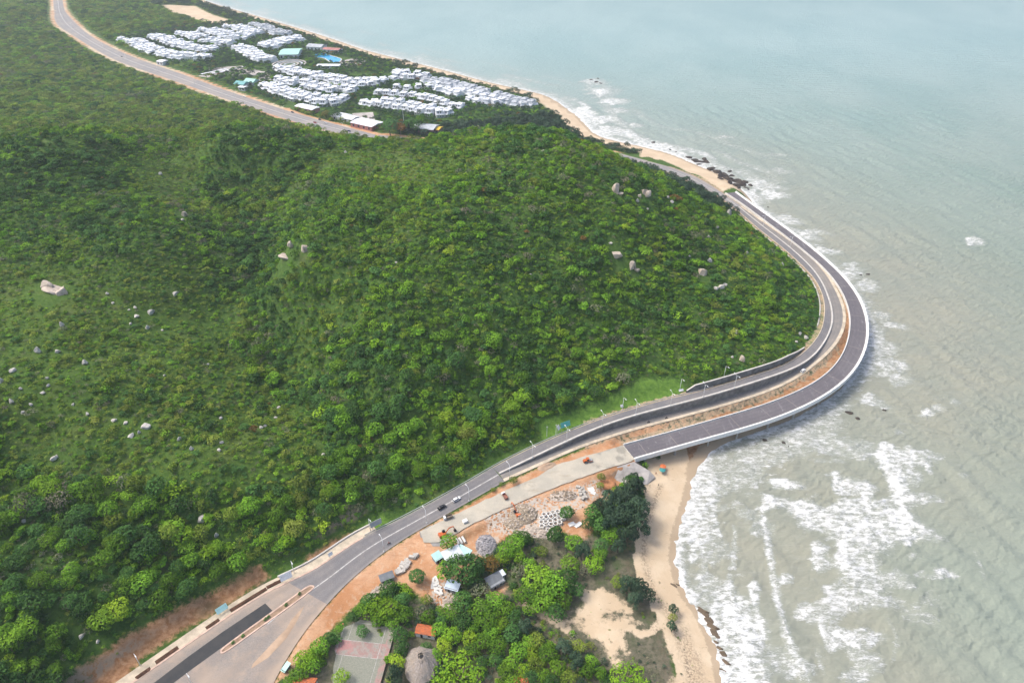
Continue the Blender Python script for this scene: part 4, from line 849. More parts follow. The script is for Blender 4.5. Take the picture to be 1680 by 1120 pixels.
if fv:
    me = bpy.data.meshes.new('far_villas'); me.from_pydata(fv, [], ff); [me.materials.append(M[q]) for q in ('villa_white', 'villa_roof', 'villa_grey', 'pane_dark')]; me.polygons.foreach_set('material_index', fm_); me.update()
    tag(link('distant_estate', me), 'farthest white and grey roofs of the seaside estate', 'estate', None, 'stuff')
for u, v, r in [(585,1035,9.5),(590,1060,10),(585,1080,11),(570,1100,10.5),(605,1105,9),(560,1120,10),(600,1125,10),(640,1030,4),(632,1060,4),(690,1085,9.5),(690,1100,7),(700,1039,4.5),(718,918,3),(743,918,5.5),(760,914,4),(743,966,4),(812,957,5),(819,951,4),(500,1128,6),(855,1124,3.5),(635,950,4)]:
    c = G(u, v); CLEAR.append((c[0], c[1], r))
# clear the ground round the big resort buildings, pool and plazas
for u, v, r in [(478,84,26),(545,96,26),(560,99,20),(475,105,30),(540,109,16),(505,178,14),(520,182,12),(565,193,12),(580,197,12),(600,207,16),(590,188,18),(610,192,12),(400,140,14),(415,136,14),(268,105,10),(365,118,16),(385,112,16),(345,125,12),(700,213,16),(715,214,12),(425,120,14),(430,112,10),(525,80,22),(510,75,16),(415,128,10)]:
    c = W(u, v, 11); CLEAR.append((c[0], c[1], r))
# ------------------------------------------------------------------ the wooded hill
Gv = np.array(GROVE_PX) if 'GROVE_PX' in globals() else None
RES_CORE = [W(u, v, 10)[:2] for u, v in [(190,60),(300,45),(420,28),(560,62),(640,105),(760,130),(890,168),(880,190),(730,205),(640,215),(560,200),(450,172),(340,128),(260,100)]]
RES_CORE = np.array(RES_CORE)
WOOD_PX = [(560,1012),(600,985),(650,962),(690,995),(735,1005),(770,965),(830,885),(870,880),(905,940),(940,1000),(905,1008),(950,1045),(985,1075),(1010,1100),(1010,1140),(470,1140),(520,1065),(560,1030)]
HILL_POLY = np.vstack([L_hill[:, :2], [(60, 800), (-700, 800), (-700, 60)]])
def build_hill():
    x, y = jitter(-480, 300, 92, 924, 2.85)
    r = np.clip(gs.lognormal(math.log(2.05), .48, len(x)), .9, 5.8); r = np.where(y > 330, r * .88, r)
    pd = gattr('pad', x, y); cd = gattr('coast', x, y); z = gz(x, y)
    ok = (cd > 14) & clear_of(x, y) & (pd > np.where(y < 330, 4.0, 3.0) + r * .8)
    for n, t in (('m_dirt', .25), ('m_sand', .3), ('m_cut', .35), ('m_scrub', .3), ('m_lush', .3)): ok &= gm(n, x, y) < t
    gr = gm('m_grass', x, y)
    ok &= ~inpoly(x, y, RES_CORE) & ((x < 100) | (y > 760) | inpoly(x, y, HILL_POLY))
    thin = gs.random(len(x)); patch = fbm(x / 26 + 3, y / 26, 3)
    ok &= np.where(gr > .5, (patch + .3 * (thin - .5)) > .46, (patch > .27) | (thin > .6))
    r = np.where(gr > .4, r * .60, r); r = np.where(z > 70, r * .86, r)
    sl = (x > 70) & (y > 95) & (pd < 26); r = np.where(sl, r * .8, r)
    x, y, r, z, gr = x[ok], y[ok], r[ok], z[ok], gr[ok]
    kk = pick_kind(x, y, gs); names = list(KIDX)
    kk = np.where((gr > .4) & (gs.random(len(x)) < .6), names.index('olive'), kk)
    # casuarinas behind the summit towards the beach
    RIDGE = [[(330,226),(400,206),(490,212),(520,260),(450,330),(370,300)], [(-60,236),(100,222),(195,232),(215,300),(100,345),(-60,335)], [(790,222),(850,203),(910,214),(900,262),(820,262)], [(390,330),(440,380),(470,520),(540,640),(500,690),(430,560),(385,430)]]
    ridge = np.zeros(len(x), bool); Pr = np.stack([x, y, z], 1)
    for q_ in RIDGE: ridge |= inpx(Pr, q_) & (y < 575)
    kk = np.where(ridge & (gs.random(len(x)) < .62), names.index('dark'), kk); r = np.where(ridge, r * 1.1, r)
    lee = (y > 575) & ~((y > 590) & (x > -140) & (z < 42)); kk = np.where(lee & (gs.random(len(x)) < .6), names.index('olive'), kk)
    back = (y > 590) & (x > -140) & (z < 42); kk = np.where(back & (gs.random(len(x)) < .95), names.index('needle'), kk); r = np.where(back, r * 1.25, r)
    tall = gs.uniform(.85, 1.35, len(x)); P = np.stack([x, y, z - .2 * r], 1); vis = in_frame(P)
    # shrubs low in the grass and between the crowns
    x2, y2 = jitter(-480, 300, 92, 924, 2.3); ok2 = (gattr('coast', x2, y2) > 10) & (gattr('pad', x2, y2) > 2.5) & clear_of(x2, y2)
    tuft = (gm('m_sand', x2, y2) > .5) & (x2 < 82) & (y2 < 200) & (gs.random(len(x2)) < .16) & ok2
    for n, t in (('m_dirt', .15), ('m_sand', .2)): ok2 &= gm(n, x2, y2) < t
    g2 = gm('m_grass', x2, y2); s2 = gm('m_scrub', x2, y2); c2 = gm('m_cut', x2, y2); q = gs.random(len(x2)); pt = fbm(x2 / 14, y2 / 14, 3)
    ok2 &= ((g2 > .35) & (q < .74 + .22 * (pt > .48))) | ((s2 > .4) & (q < .34 + .42 * (pt > .52))) | ((s2 > .4) & (q < .9) & inpx(np.stack([x2, y2, gz(x2, y2)], 1), WOOD_PX)) | ((c2 > .4) & (q < .07)) | ((g2 < .35) & (s2 < .4) & (c2 < .4) & (q < .85)); ok2 &= ~inpoly(x2, y2, RES_CORE) & ((x2 < 30) | (y2 < 270) | (y2 > 760) | inpoly(x2, y2, HILL_POLY)) & (gm('m_lush', x2, y2) < .4)
    ok2 |= tuft; s2 = np.where(tuft, 1.0, s2)
    tuft = tuft[ok2]; x2, y2, s2, g2, c2 = x2[ok2], y2[ok2], s2[ok2], g2[ok2], c2[ok2]; r2 = gs.lognormal(math.log(.85), .38, len(x2)).clip(.4, 2.2); r2 = np.where(tuft, r2 * .5, r2); r2 = np.where(g2 > .35, r2 * 1.3, r2); wd2 = inpx(np.stack([x2, y2, gz(x2, y2)], 1), WOOD_PX); r2 = np.where(wd2, r2 * 1.7, r2); P2 = np.stack([x2, y2, gz(x2, y2) - .1], 1); v2 = in_frame(P2)
    k2 = np.where(gs.random(len(x2)) < .42, names.index('olive'), np.where(gs.random(len(x2)) < .55, names.index('mid'), np.where(gs.random(len(x2)) < .7, names.index('dark'), names.index('grey'))))
    k2 = np.where((s2 > .4) & ~wd2 & (gs.random(len(x2)) < .55), names.index('grey'), k2)
    k2 = np.where((s2 > .4) & (gs.random(len(x2)) < .3), names.index('needle'), k2)
    sc2 = np.stack([r2, r2, r2 * gs.uniform(.6, .95, len(r2))], 1)
    scatter('undergrowth', P2[v2], gs.uniform(0, 6.28, v2.sum()), sc2[v2], to_pick(k2, gs)[v2], 'low shrubs and rough grass between the trees and over the open slopes', 'undergrowth')
    u, v, d = proj(P); size = np.where((u > -20) & (u < 1700) & (v < 1140) & (v > 0), r / d, 0) * (gr < .3) * (v > 560)
    order = np.argsort(-size)[:NEAR_TREES]; near = np.zeros(len(x), bool); near[order] = size[order] > 0
    sc = np.stack([r * gs.uniform(.75, 1.3, len(r)), r * gs.uniform(.75, 1.2, len(r)), r * tall], 1); m_ = vis & ~near
    scatter('hillside_forest', P[m_], gs.uniform(0, 6.28, m_.sum()), sc[m_], to_pick(kk, gs)[m_], 'dense green scrub forest covering the whole rocky headland', 'forest')
    return [(x[i], y[i], z[i], r[i], tall[i], names[kk[i]]) for i in np.nonzero(near)[0]]
NEAR_TREES = 190
near_trees = build_hill()
def build_far():
    x, y = jitter(-2000, 310, 924, 3100, 6.0); x3, y3 = jitter(-880, -480, 90, 924, 4.6); x = np.r_[x, x3]; y = np.r_[y, y3]
    r = np.clip(gs.lognormal(math.log(3.7), .36, len(x)), 2, 8); r = np.where(y > 1300, r * 1.15, r); z = gz(x, y); pd = gattr('pad', x, y); cd = gattr('coast', x, y); P = np.stack([x, y, z - .3], 1)
    ok = in_frame(P, 100) & (pd > 9 + r) & (cd > 34) & (gm('m_sand', x, y) < .3) & ~inpoly(x, y, RES_CORE) & clear_of(x, y)
    x, y, r, P, cd = x[ok], y[ok], r[ok], P[ok], cd[ok]; names = list(KIDX)
    kk = pick_kind(x * .6, y * .6, gs); kk = np.where(gs.random(len(x)) < .45, names.index('olive'), kk); kk = np.where((cd < 140) & (gs.random(len(x)) < .7), names.index('needle'), kk)
    sc = np.stack([r, r, r * gs.uniform(.7, 1.05, len(r))], 1)
    scatter('plain_forest', P, gs.uniform(0, 6.28, len(x)), sc, to_pick(kk, gs), 'hazy green forest on the plain along the highway and the far beach', 'forest')
    # garden trees inside the resort
    x, y = jitter(RES_CORE[:, 0].min(), RES_CORE[:, 0].max(), RES_CORE[:, 1].min(), RES_CORE[:, 1].max(), 5.4); ok = inpoly(x, y, RES_CORE) & clear_of(x, y) & (gattr('pad', x, y) > 8) & (gattr('coast', x, y) > 30) & (gm('m_dirt', x, y) < .5)
    ok &= (fbm(x / 30, y / 30, 2) > .26); x, y = x[ok], y[ok]; r = gs.uniform(2.0, 4.4, len(x)); kk = np.where(gs.random(len(x)) < .5, names.index('dark'), np.where(gs.random(len(x)) < .6, names.index('needle'), names.index('mid'))); kk = np.where(gs.random(len(x)) < .035, names.index('rust'), kk)
    scatter('garden_greenery', np.stack([x, y, gz(x, y) - .2], 1), gs.uniform(0, 6.28, len(x)), np.stack([r, r, r * 1.15], 1), to_pick(kk, gs), 'dark garden trees and hedges filling the lanes between the white villas', 'greenery')
build_far()
M['wall_pale'] = plain('wall_pale', (.52, .50, .46), .85, .15, .3)
# ------------------------------------------------------------------ viaduct
via = empty('viaduct', tuple(L_vin[0])); tag(via, 'curving new coastal viaduct with dark deck and white outer parapet above the surf', 'bridge')
def P0(o): return -np.array(o.location)
def child_ribbon(name, A, B, mat, par, **kw): o = ribbon(name, A, B, mat, kind=None, parent=par, **kw); o.location = P0(par); return o
va = smooth(densify(L_vin, 2.2), 4, 2); vb = smooth(pair(va, densify(L_vout, .6)), 5, 4)
nrm = (vb - va); wid = np.linalg.norm(nrm[:, :2], axis=1); nrm /= wid[:, None]; nrm[:, 2] = 0
M['deck_concrete'] = plain('deck_concrete', (.62, .61, .58), .8, .10, .15)
child_ribbon('deck_slab', va - nrm * .5, vb + nrm * 1.3, M['deck_concrete'], via, cross=4, lift=-.08, thick=1.5)
child_ribbon('carriageway', va + nrm * .35, vb, M['asphalt_deck'], via, cross=8, lift=0)
pi = va.copy(); pi[:, 2] += .9; child_ribbon('inner_parapet', pi - nrm * .42, pi + nrm * .12, M['deck_concrete'], via, cross=2, thick=.95)
po = vb.copy(); po[:, 2] += 1.05; child_ribbon('outer_parapet', po + nrm * .75, po + nrm * 1.48, M['white_paint'], via, cross=2, thick=3.1)
wk = vb.copy(); wk[:, 2] += .22; child_ribbon('walkway', wk + nrm * .0, wk + nrm * .86, M['white_paint'], via, cross=2, thick=.3)
s_ = np.r_[0, np.cumsum(np.linalg.norm(np.diff(va[:, :2], axis=0), axis=1))]
for d in np.arange(7, s_[-1] - 30, 21):
    i = int(np.searchsorted(s_, d)); c = (va[i] + vb[i]) / 2; rz = math.atan2(nrm[i][1], nrm[i][0]); g0 = min(float(gz(c[0], c[1])), float(gz(vb[i][0], vb[i][1])))
    b = MB(); b.box((0, 0, DECKZ - 2.15), (wid[i] + 1.2, 1.5, 1.2), 0); H = DECKZ - 2.7 - g0 + 2
    for k in (-.36, 0, .36): b.tube((k * wid[i], 0, DECKZ - 2.75 - H), (k * wid[i], 0, DECKZ - 2.7), .62, .62, 12)
    j_ = MB(); j_.box((0, 0, DECKZ + .012), (wid[i] - .5, .16, .02)); j_ = j_.build('expansion_joint', M['asphalt_far'], via); j_.location = Vector((c[0], c[1], 0)) - via.location; j_.rotation_euler = (0, 0, rz)
    o = b.build('pier', M['concrete'], via); o.location = Vector((c[0], c[1], 0)) - via.location; o.rotation_euler = (0, 0, rz)
# expansion joints and a few scuffs of cement are part of the deck's own wear
# ------------------------------------------------------------------ retaining walls and barriers
def wallband(name, L, H, mat, lab, cat, thick=.6, cap=None, side=1):
    """an upright wall along L, top at L.z, foot H below"""
    n = len(L); a = offset(L, 0); b = offset(L, thick * side); lo = np.array(H)
    v = np.vstack([a, b, b - np.stack([0 * lo, 0 * lo, lo], 1), a - np.stack([0 * lo, 0 * lo, lo], 1)]); f = []
    for j in range(4):
        i0 = np.arange(n - 1) + j * n; i1 = np.arange(n - 1) + ((j + 1) % 4) * n; f.append(np.stack([i0, i0 + 1, i1 + 1, i1], 1) if side < 0 else np.stack([i0 + 1, i0, i1, i1 + 1], 1))
    root = empty(name, tuple(L[0])); o = link('wall_face', np_mesh('wall_face', v, np.vstack(f), mat), root); o.location = P0(root); tag(root, lab, cat)
    return root
M['wall_stain'] = plain('wall_stain', (.20, .195, .185), .9, .32, .3)
uo_t = uo.copy(); nw = int(len(uo) * .64); Lr = uo_t[:nw].copy(); hh = Lr[:, 2] - ROADZ + .6
rw = wallband('retaining_wall', Lr, hh, M['wall_stain'], 'tall stained grey wall holding the upper carriageway above the lower one', 'wall', .5, None, -1)
cp_ = Lr.copy(); cp_[:, 2] += .75; o = child_ribbon('coping', offset(cp_, .45), offset(cp_, -.55), M['wall_pale'], rw, cross=2, thick=.8)
me_ = uo_t[nw:].copy(); me_[:, 2] = ROADZ + .25; md = empty('median_kerb', tuple(me_[0])); tag(md, 'thin pale median kerb between the carriageways round the far bend', 'kerb'); child_ribbon('coping', offset(me_, .4), offset(me_, -.4), M['wall_pale'], md, cross=2, thick=.5)
HW_T = W(*zip(*[(1117,632.5),(1140,631),(1187,621),(1238,607),(1287,590),(1311,574),(1319,567)]), ROADZ + np.array([5.0, 6.2, 8.6, 9.2, 8.4, 6.5, 4.5]))
ht = smooth(resample(catmull(HW_T, 6), 60), 3, 2); bse = pair(ht, Lh); ht2 = bse.copy(); t_ = np.gradient(bse[:, :2], axis=0); t_ /= np.linalg.norm(t_, axis=1)[:, None]
ht2[:, 0] -= t_[:, 1] * 1.6; ht2[:, 1] += t_[:, 0] * 1.6; ht2 = smooth(ht2, 3, 2); ht2[:, 2] = bse[:, 2] + 4.2 * np.minimum(1, np.minimum(np.linspace(0, 1, 60) / .08 + .35, (1 - np.linspace(0, 1, 60)) / .25 + .12)); 
hwl_ = wallband('hill_wall', ht2, np.full(60, 4.6), M['wall_stain'], 'dark grey stone wall along the foot of the hill on the bend', 'wall', .7, None, 1)
ct = ht2.copy(); ct[:, 2] += .15; child_ribbon('coping', offset(ct, .75), offset(ct, -.1), M['wall_pale'], hwl_, cross=2, thick=.3)
dr = Lh[iw0 + int((iw1 - iw0) * .56): iw1].copy(); dr = offset(dr, 3.2); dr[:, 2] += .45; tr_ = empty('drain_kerb', tuple(dr[0])); tag(tr_, 'thin pale drain kerb along the wooded side of the bend', 'kerb'); child_ribbon('coping', offset(dr, .35), offset(dr, -.35), M['wall_pale'], tr_, cross=2, thick=1.2)
gl = offset(WALK_OUT, .1)[int(len(WALK_OUT) * .62):].copy(); gl[:, 2] += .75; gr_ = empty('guard_wall', tuple(gl[0])); tag(gr_, 'low pale concrete guard wall on the hill side of the junction', 'wall'); child_ribbon('coping', offset(gl, .35), offset(gl, -.35), M['wall_pale'], gr_, cross=2, thick=1.1)
# steel guard rail along the hill edge of the straight
rl = wa[int(len(wa) * .62):].copy(); rl = np.vstack([rl, Lh[iw0 + 1: iw0 + 100]]); rl = offset(rl, .5); rl[:, 2] += .8; rr_ = empty('guard_rail', tuple(rl[0])); tag(rr_, 'long grey steel guard rail between the straight road and the forest', 'guard rail'); child_ribbon('rail', offset(rl, .12), offset(rl, -.12), M['metal_grey'], rr_, cross=2, thick=.35)
pm = MB().box((0, 0, -.35), (.16, .16, 1.0)).mesh('post', M['metal_grey'])
for i in range(0, len(rl), 6): link('post', pm, rr_, tuple(rl[i] - np.array(rr_.location)))
# inner parapet line where the lower road drops to the trench
# ------------------------------------------------------------------ gravel base, paved strip, apron, asphalt patch
v = np.c_[PX(GRAVEL, ROADZ), np.full(len(GRAVEL), ROADZ)]
def plate(name, pts, mat, kind='structure', n=1.6):
    """a sheet over an outline, diced finely enough to follow the ground"""
    P = np.array(pts)[:, :2]; x0, y0 = P.min(0) - n; x1, y1 = P.max(0) + n; bm = bmesh.new(); f = bm.faces.new([bm.verts.new((a, b, 0)) for a, b in P])
    for ax, lo, hi in ((0, x0, x1), (1, y0, y1)):
        for c in np.arange(lo, hi, n):
            no = (1, 0, 0) if ax == 0 else (0, 1, 0); co = (c, 0, 0) if ax == 0 else (0, c, 0)
            bmesh.ops.bisect_plane(bm, geom=bm.verts[:] + bm.edges[:] + bm.faces[:], plane_co=co, plane_no=no)
    bmesh.ops.triangulate(bm, faces=bm.faces[:]); bm.normal_update()
    for q in bm.faces:
        if q.normal.z < 0: q.normal_flip()
    return bm
def sheet_on(name, pts, mat, zf, kind='structure'):
    bm = plate(name, pts, mat)
    xs = np.array([q.co.x for q in bm.verts]); ys = np.array([q.co.y for q in bm.verts]); zs = zf(xs, ys)
    for q, z in zip(bm.verts, zs): q.co.z = z
    me = bpy.data.meshes.new(name); bm.to_mesh(me); bm.free(); me.materials.append(mat); o = link(name, me); return tag(o, kind=kind) if kind else o
GRW = PX(GRAVEL, ROADZ); jag = []
for a, b in zip(GRW, np.roll(GRW, -1, 0)):
    L = np.linalg.norm(b - a); k = max(1, int(L / 3))
    for t in np.linspace(0, 1, k, endpoint=False): q = a * (1 - t) + b * t; jag.append(q + (0 if L < 14 and t == 0 else gb.uniform(-.35, .35, 2)))
sheet_on('gravel_road', jag, M['gravel'], lambda x, y: 0 * x + ROADZ - .02)
ap = W([a for a, b in APRON], [b for a, b in APRON], np.array([8.6, 9.7, 9.7, 6.5, 3.9, 3.5, 4.2, 5.4])); M['apron'] = plain('apron_concrete', (.40, .375, .35), .9, .22, .2)
bm = MB().add(ap, [tuple(range(len(ap) - 1, -1, -1)) if np.cross(ap[1] - ap[0], ap[2] - ap[1])[2] < 0 else tuple(range(len(ap)))]); low = ap.copy(); low[:, 2] = 1.0; n = len(ap); bm.add(np.vstack([ap, low]), [(i, (i + 1) % n, n + (i + 1) % n, n + i) for i in range(n)])
apr = bm.build('concrete_apron', M['apron']); tag(apr, 'sloping grey concrete apron under the open end of the viaduct', 'apron')
ribbon('pavement', WALK_OUT, _e, M['kerb_cream'], 5, .05)
PATCH = [(435,989),(447,1001),(380,1050),(316,1096),(268,1132),(200,1166),(170,1166),(253,1119),(308,1077),(365,1036)]
def flat(pix, z): return W([a for a, b in pix], [b for a, b in pix], z)
def poly_sheet(name, pix, z, mat, kind='structure'):
    p = flat(pix, z); p = p if sum(p[i - 1][0] * p[i][1] - p[i][0] * p[i - 1][1] for i in range(len(p))) > 0 else p[::-1]; return tag(MB().add(p, [tuple(range(len(p)))]).build(name, mat), kind=kind)
poly_sheet('asphalt_patch', PATCH, ROADZ + .05, M['asphalt_fresh'])
M['dust'] = plain('road_dust', (.40, .29, .205), .95, .2, .12); M['grey_fill'] = plain('grey_fill', (.25, .245, .235), .95, .2, .15)
for pix in ([(415,1088),(470,1030),(478,1016),(500,992),(486,1020),(470,1046),(440,1078),(412,1096)],): poly_sheet('road_dust', pix, ROADZ + .045, M['dust'])
for pix in ([(688,872),(705,862),(722,862),(700,880),(690,882)],[(704,888),(722,882),(738,884),(722,896),(710,896)]):
    q = Gpoly(pix); sheet_on('gravel_patch', q, M['grey_fill'], lambda x, y: np.maximum(gz(x, y), ROADZ) + .06 if False else gz(x, y) + .14)
# long planted median at the junction: kerb all round, soil inside
MED = catmull(flat([(362,1067),(372,1058),(410,1030),(455,998),(500,965),(512,961),(511,967),(470,998),(430,1026),(385,1058),(366,1070),(362,1067)], ROADZ), 5)
M['soil_dark'] = plain('soil_dark', (.085, .045, .028), .95, .3, .7)
mi = empty('median_island', tuple(MED.mean(0))); tag(mi, 'long thin planted traffic island with pale kerb on the dusty junction', 'traffic island')
o = ribbon('kerb_rim', offset(MED, .35) + [0, 0, .22], offset(MED, -.35) + [0, 0, .22], M['kerb_pink'], 2, 0, None, mi, .4); o.location = P0(mi)
o = MB().prism(MED[:-1], ROADZ - .1, ROADZ + .12).build('soil', plain('soil_median', (.27, .19, .13), .95, .25, .5), mi); o.location = P0(mi)
for u, v in [(383,1054),(399,1043),(436,1016),(441,1012),(470,992),(492,974)]:
    c = W(u, v, ROADZ + .1); o = link('shrub', HC[12], mi, tuple(Vector(c) - mi.location)); o.scale = (1.0, 1.0, .7)
# ------------------------------------------------------------------ planting beds of dark soil on the pavement
bl = []
for u, v, L, wd in [(274,1074,9.5,2.2),(349,1023,6,2),(408,983,17,2.1),(449,958,6.5,2),(235,1104,6,2)]:
    c = W(u, v, ROADZ + .05); i = int(np.argmin(np.hypot(*(Lh[:, :2] - c[:2]).T))); t = Lh[min(i + 3, len(Lh) - 1)] - Lh[max(i - 3, 0)]; rz = math.atan2(t[1], t[0]); b = MB(); n = 14; vs = []
    X, Y = np.meshgrid(np.linspace(-1, 1, 30), np.linspace(-1, 1, 9)); Z = .7 * (1 - np.abs(X) ** 3) * (.35 + fbm(X * 9 + u, Y * 2, 2)) * (1 - np.abs(Y) ** 2.5) * (.6 + .8 * fbm(X * 6 + u, Y * 3, 3)); vv = np.stack([X * L / 2, Y * wd / 2, Z], -1).reshape(-1, 3)
    o = link('planting_bed', np_mesh('planting_bed', vv, grid_faces(9, 30), M['soil_dark'], True), None, tuple(c), rz); tag(o, None, 'planting bed', 'dark soil beds on the pavement'); bl.append((o, 'dark red brown soil bed on the pavement', u, v))
name_by_place(bl, {'the white signboard': (471,945), 'the turquoise panel': (366,1000), 'the dark leaning pole': (235,1108)})
# ------------------------------------------------------------------ street lamps and poles
def lamp_meshes(H, arm, double):
    p = MB(); p.tube((0, 0, 0), (0, 0, H), .17, .09, 8); p.box((0, 0, .12), (.6, .6, .24)); a = MB(); hd = MB()
    for s in ((1, -1) if double else (1,)):
        a.tube((0, 0, H - .1), (s * arm * .55, 0, H + .55), .075, .06, 6); a.tube((s * arm * .55, 0, H + .55), (s * arm, 0, H + .7), .06, .055, 6)
    heads = []
    for s in ((1, -1) if double else (1,)): h = MB(); h.box((s * (arm + .45), 0, H + .72), (1.25, .38, .16), 0, .8); heads.append(h.mesh('lamp_head', M['lamp_white']))
    return p.mesh('pole', M['lamp_white'], True), a.mesh('arm', M['lamp_white']), heads
LM1 = lamp_meshes(9.2, 1.9, False); LM2 = lamp_meshes(9.2, 1.8, True)
def lamp(c, rz, LMx, lab, grp='street lamps along the coast road', cat='street lamp'):
    o = empty('street_lamp', tuple(c), rz); tag(o, lab, cat, grp); link('pole', LMx[0], o); link('arm', LMx[1], o)
    for h in LMx[2]: link('lamp_head', h, o)
    return o
def facing(c, L, k=3):
    i = int(np.argmin(np.hypot(L[:, 0] - c[0], L[:, 1] - c[1]))); t = L[min(i + k, len(L) - 1)] - L[max(i - k, 0)]; return math.atan2(t[1], t[0])
words_n = ['first', 'second', 'third', 'fourth', 'fifth', 'sixth', 'seventh', 'eighth', 'ninth', 'tenth', 'eleventh', 'twelfth']
for i, (u, v) in enumerate([(875,748),(930,722),(987,699),(1043,680.5),(1098,666),(1152,652),(1203,637),(1252,622),(1296,607)]):
    k = int(np.argmin([abs(proj(q)[0] - u) for q in uo])); c = uo[k] + np.array([0, 0, .6]); lamp(c, facing(c, uo) + math.pi / 2, LM2, 'double armed lamp on the retaining wall, %s from its low end' % words_n[i])
for i, (u, v) in enumerate([(630,904),(700,857),(770,821),(836,783)]):
    c = W(u, v, ROADZ); lamp(c, facing(c, Lh) + math.pi / 2, LM1, 'single armed white lamp on the outer road edge, %s up from the junction' % words_n[i])
for u, v, lab in [(316,1124,'white headed street lamp standing beside the fresh black asphalt patch'),(608,871,'pale lamp pole on the grassy verge beside the grey notice board'),(1021,672,'thin lamp pole with white box on the meadow above the road'),(1115,641,'lamp pole at the open end of the dark hill wall'),(1187,620,'lamp pole standing on top of the dark hill wall'),(483,940,'thin pole in the bushes above the white signboard'),(231,1092,'dark leaning pole on the pavement by the cut bank')]:
    c = G(u, v); lamp(c, facing(c, Lh) - math.pi / 2, LM1, lab, 'single lamps and poles off the carriageway')
lm = []
for t in np.linspace(.16, .97, 15):
    i = int(t * (len(ha) - 1)); c = ha[i] * .5 + hb[i] * .5; o = lamp(c, facing(c, ha) + math.pi / 2, LM2, '', 'lamps along the distant highway'); o['label'] = 'thin double lamp in the middle of the distant highway, %s along the row' % (words_n + ['thirteenth', 'fourteenth', 'fifteenth'])[len(lm)]; lm.append(o)
def pole(u, v, H, r, lab, cat='pole', mat='lamp_white'):
    c = G(u, v); b = MB(); b.tube((0, 0, -.3), (0, 0, H), r, r * .6, 8); b.box((0, 0, H * .93), (1.2, .12, .12)); o = b.build('pole', M[mat], None, tuple(c)); tag(o, lab, cat); return o
pole(663, 207, 38, .32, 'tall thin white mast in the trees beside the headland', 'mast'); pole(897, 716, 8, .14, 'bare grey post at the road verge by the turquoise sign'); pole(912, 713, 8, .14, 'bare post holding the tilted white panel')
# ------------------------------------------------------------------ signs
def col(name, c, r=.6): return plain(name, c, r, .12, .6)
M['turq'] = col('paint_turquoise', (.10, .42, .38)); M['turq_pale'] = col('paint_pale_turquoise', (.42, .68, .66)); M['board'] = col('board_white', (.74, .74, .74)); M['board_grey'] = col('board_grey', (.40, .42, .42)); M['board_blue'] = col('board_blue', (.10, .22, .42))
def sign(u, v, w_, h_, post, mat, lab, rz=None, tilt=0.0):
    c = G(u, v); o = empty('signboard', tuple(c), facing(c, Lh) if rz is None else rz); tag(o, lab, 'sign')
    p = MB(); p.box((0, 0, 0), (w_, .14, h_)); q = p.build('panel', M[mat], o, (0, 0, post + h_ / 2)); q.rotation_euler = (tilt, 0, 0)
    for s in (-.36, .36): b = MB(); b.tube((s * w_, .12, -.3), (s * w_, .12, post + h_ * .8), .09, .09, 6); b.build('post', M['metal_grey'], o)
    return o
sign(471, 952, 5.4, 3.2, 1.6, 'board', 'white roadside board on two posts at the end of the guard wall', None, R(-28)); sign(366, 1004, 5.0, 2.6, 1.4, 'turq_pale', 'pale turquoise board tilted back on the pavement', None, R(-40)); sign(543, 913, 2.2, 1.8, 1.2, 'board', 'small white board where the guard wall meets the road', None, R(-25))
sign(618, 866, 6.0, 3.2, 2.2, 'board_grey', 'grey notice board on the grassy verge', None, R(-10)); sign(927, 706, 6.2, 3.2, 3.2, 'turq', 'green turquoise road sign above the verge', None, R(-20)); sign(916, 710, 2.4, 2.6, 3.0, 'board', 'tilted white panel next to the turquoise road sign', 1.0, R(-30)); sign(1020, 668, 1.8, 1.6, .4, 'board', 'small white box like panel on the meadow', None, R(-35)); sign(1117, 642, 3.0, 1.4, .4, 'board', 'white panel lying at the end of the dark hill wall', None, R(-45))
# ------------------------------------------------------------------ vehicles
PAINT = {}
def paint(name, c):
    if name not in PAINT:
        m = NT('paint_' + name); p = m.n('ShaderNodeTexCoord').outputs['Object']; n = m.noise(p, 1.5, 4, .6); PAINT[name] = m.fin(m.mix(1.0, c, m.ramp(n, .3, .7, .85, 1.1), 'MULTIPLY'), .32, Specular_IOR_Level=.5)
    return PAINT[name]
M['headlamp'] = plain('headlamp_glass', (.6, .62, .62), .2, .05, 3)
def prof_mesh(name, prof, hw_, mat, inset=0.0):
    """a side outline drawn through the width, shoulders drawn in towards the top"""
    zs = [p[1] for p in prof]; z0, z1 = min(zs), max(zs); b = MB(); n = len(prof); k = lambda z: hw_ * (1 - inset * (z - z0) / (z1 - z0))
    b.add([(x, -k(z), z) for x, z in prof] + [(x, k(z), z) for x, z in prof], [tuple(range(n)), tuple(range(2 * n - 1, n - 1, -1))] + [(i, n + i, n + (i + 1) % n, (i + 1) % n) for i in range(n)]); return b.mesh(name, mat)
def wheel_mesh(r, w_):
    b = MB(); b.tube((0, -w_ / 2, 0), (0, w_ / 2, 0), r, r, 16); return b.mesh('wheel', M['dark_rubber'])
def wheels(o, r, w_, xs, hw_):
    t = wheel_mesh(r, w_); h = MB(); h.tube((0, -w_ / 2 - .02, 0), (0, w_ / 2 + .02, 0), r * .55, r * .55, 12); hm = h.mesh('rim', M['metal_grey'])
    for x in xs:
        for s in (-1, 1): q = link('wheel', t, o, (x, s * hw_, r)); link('rim', hm, q)
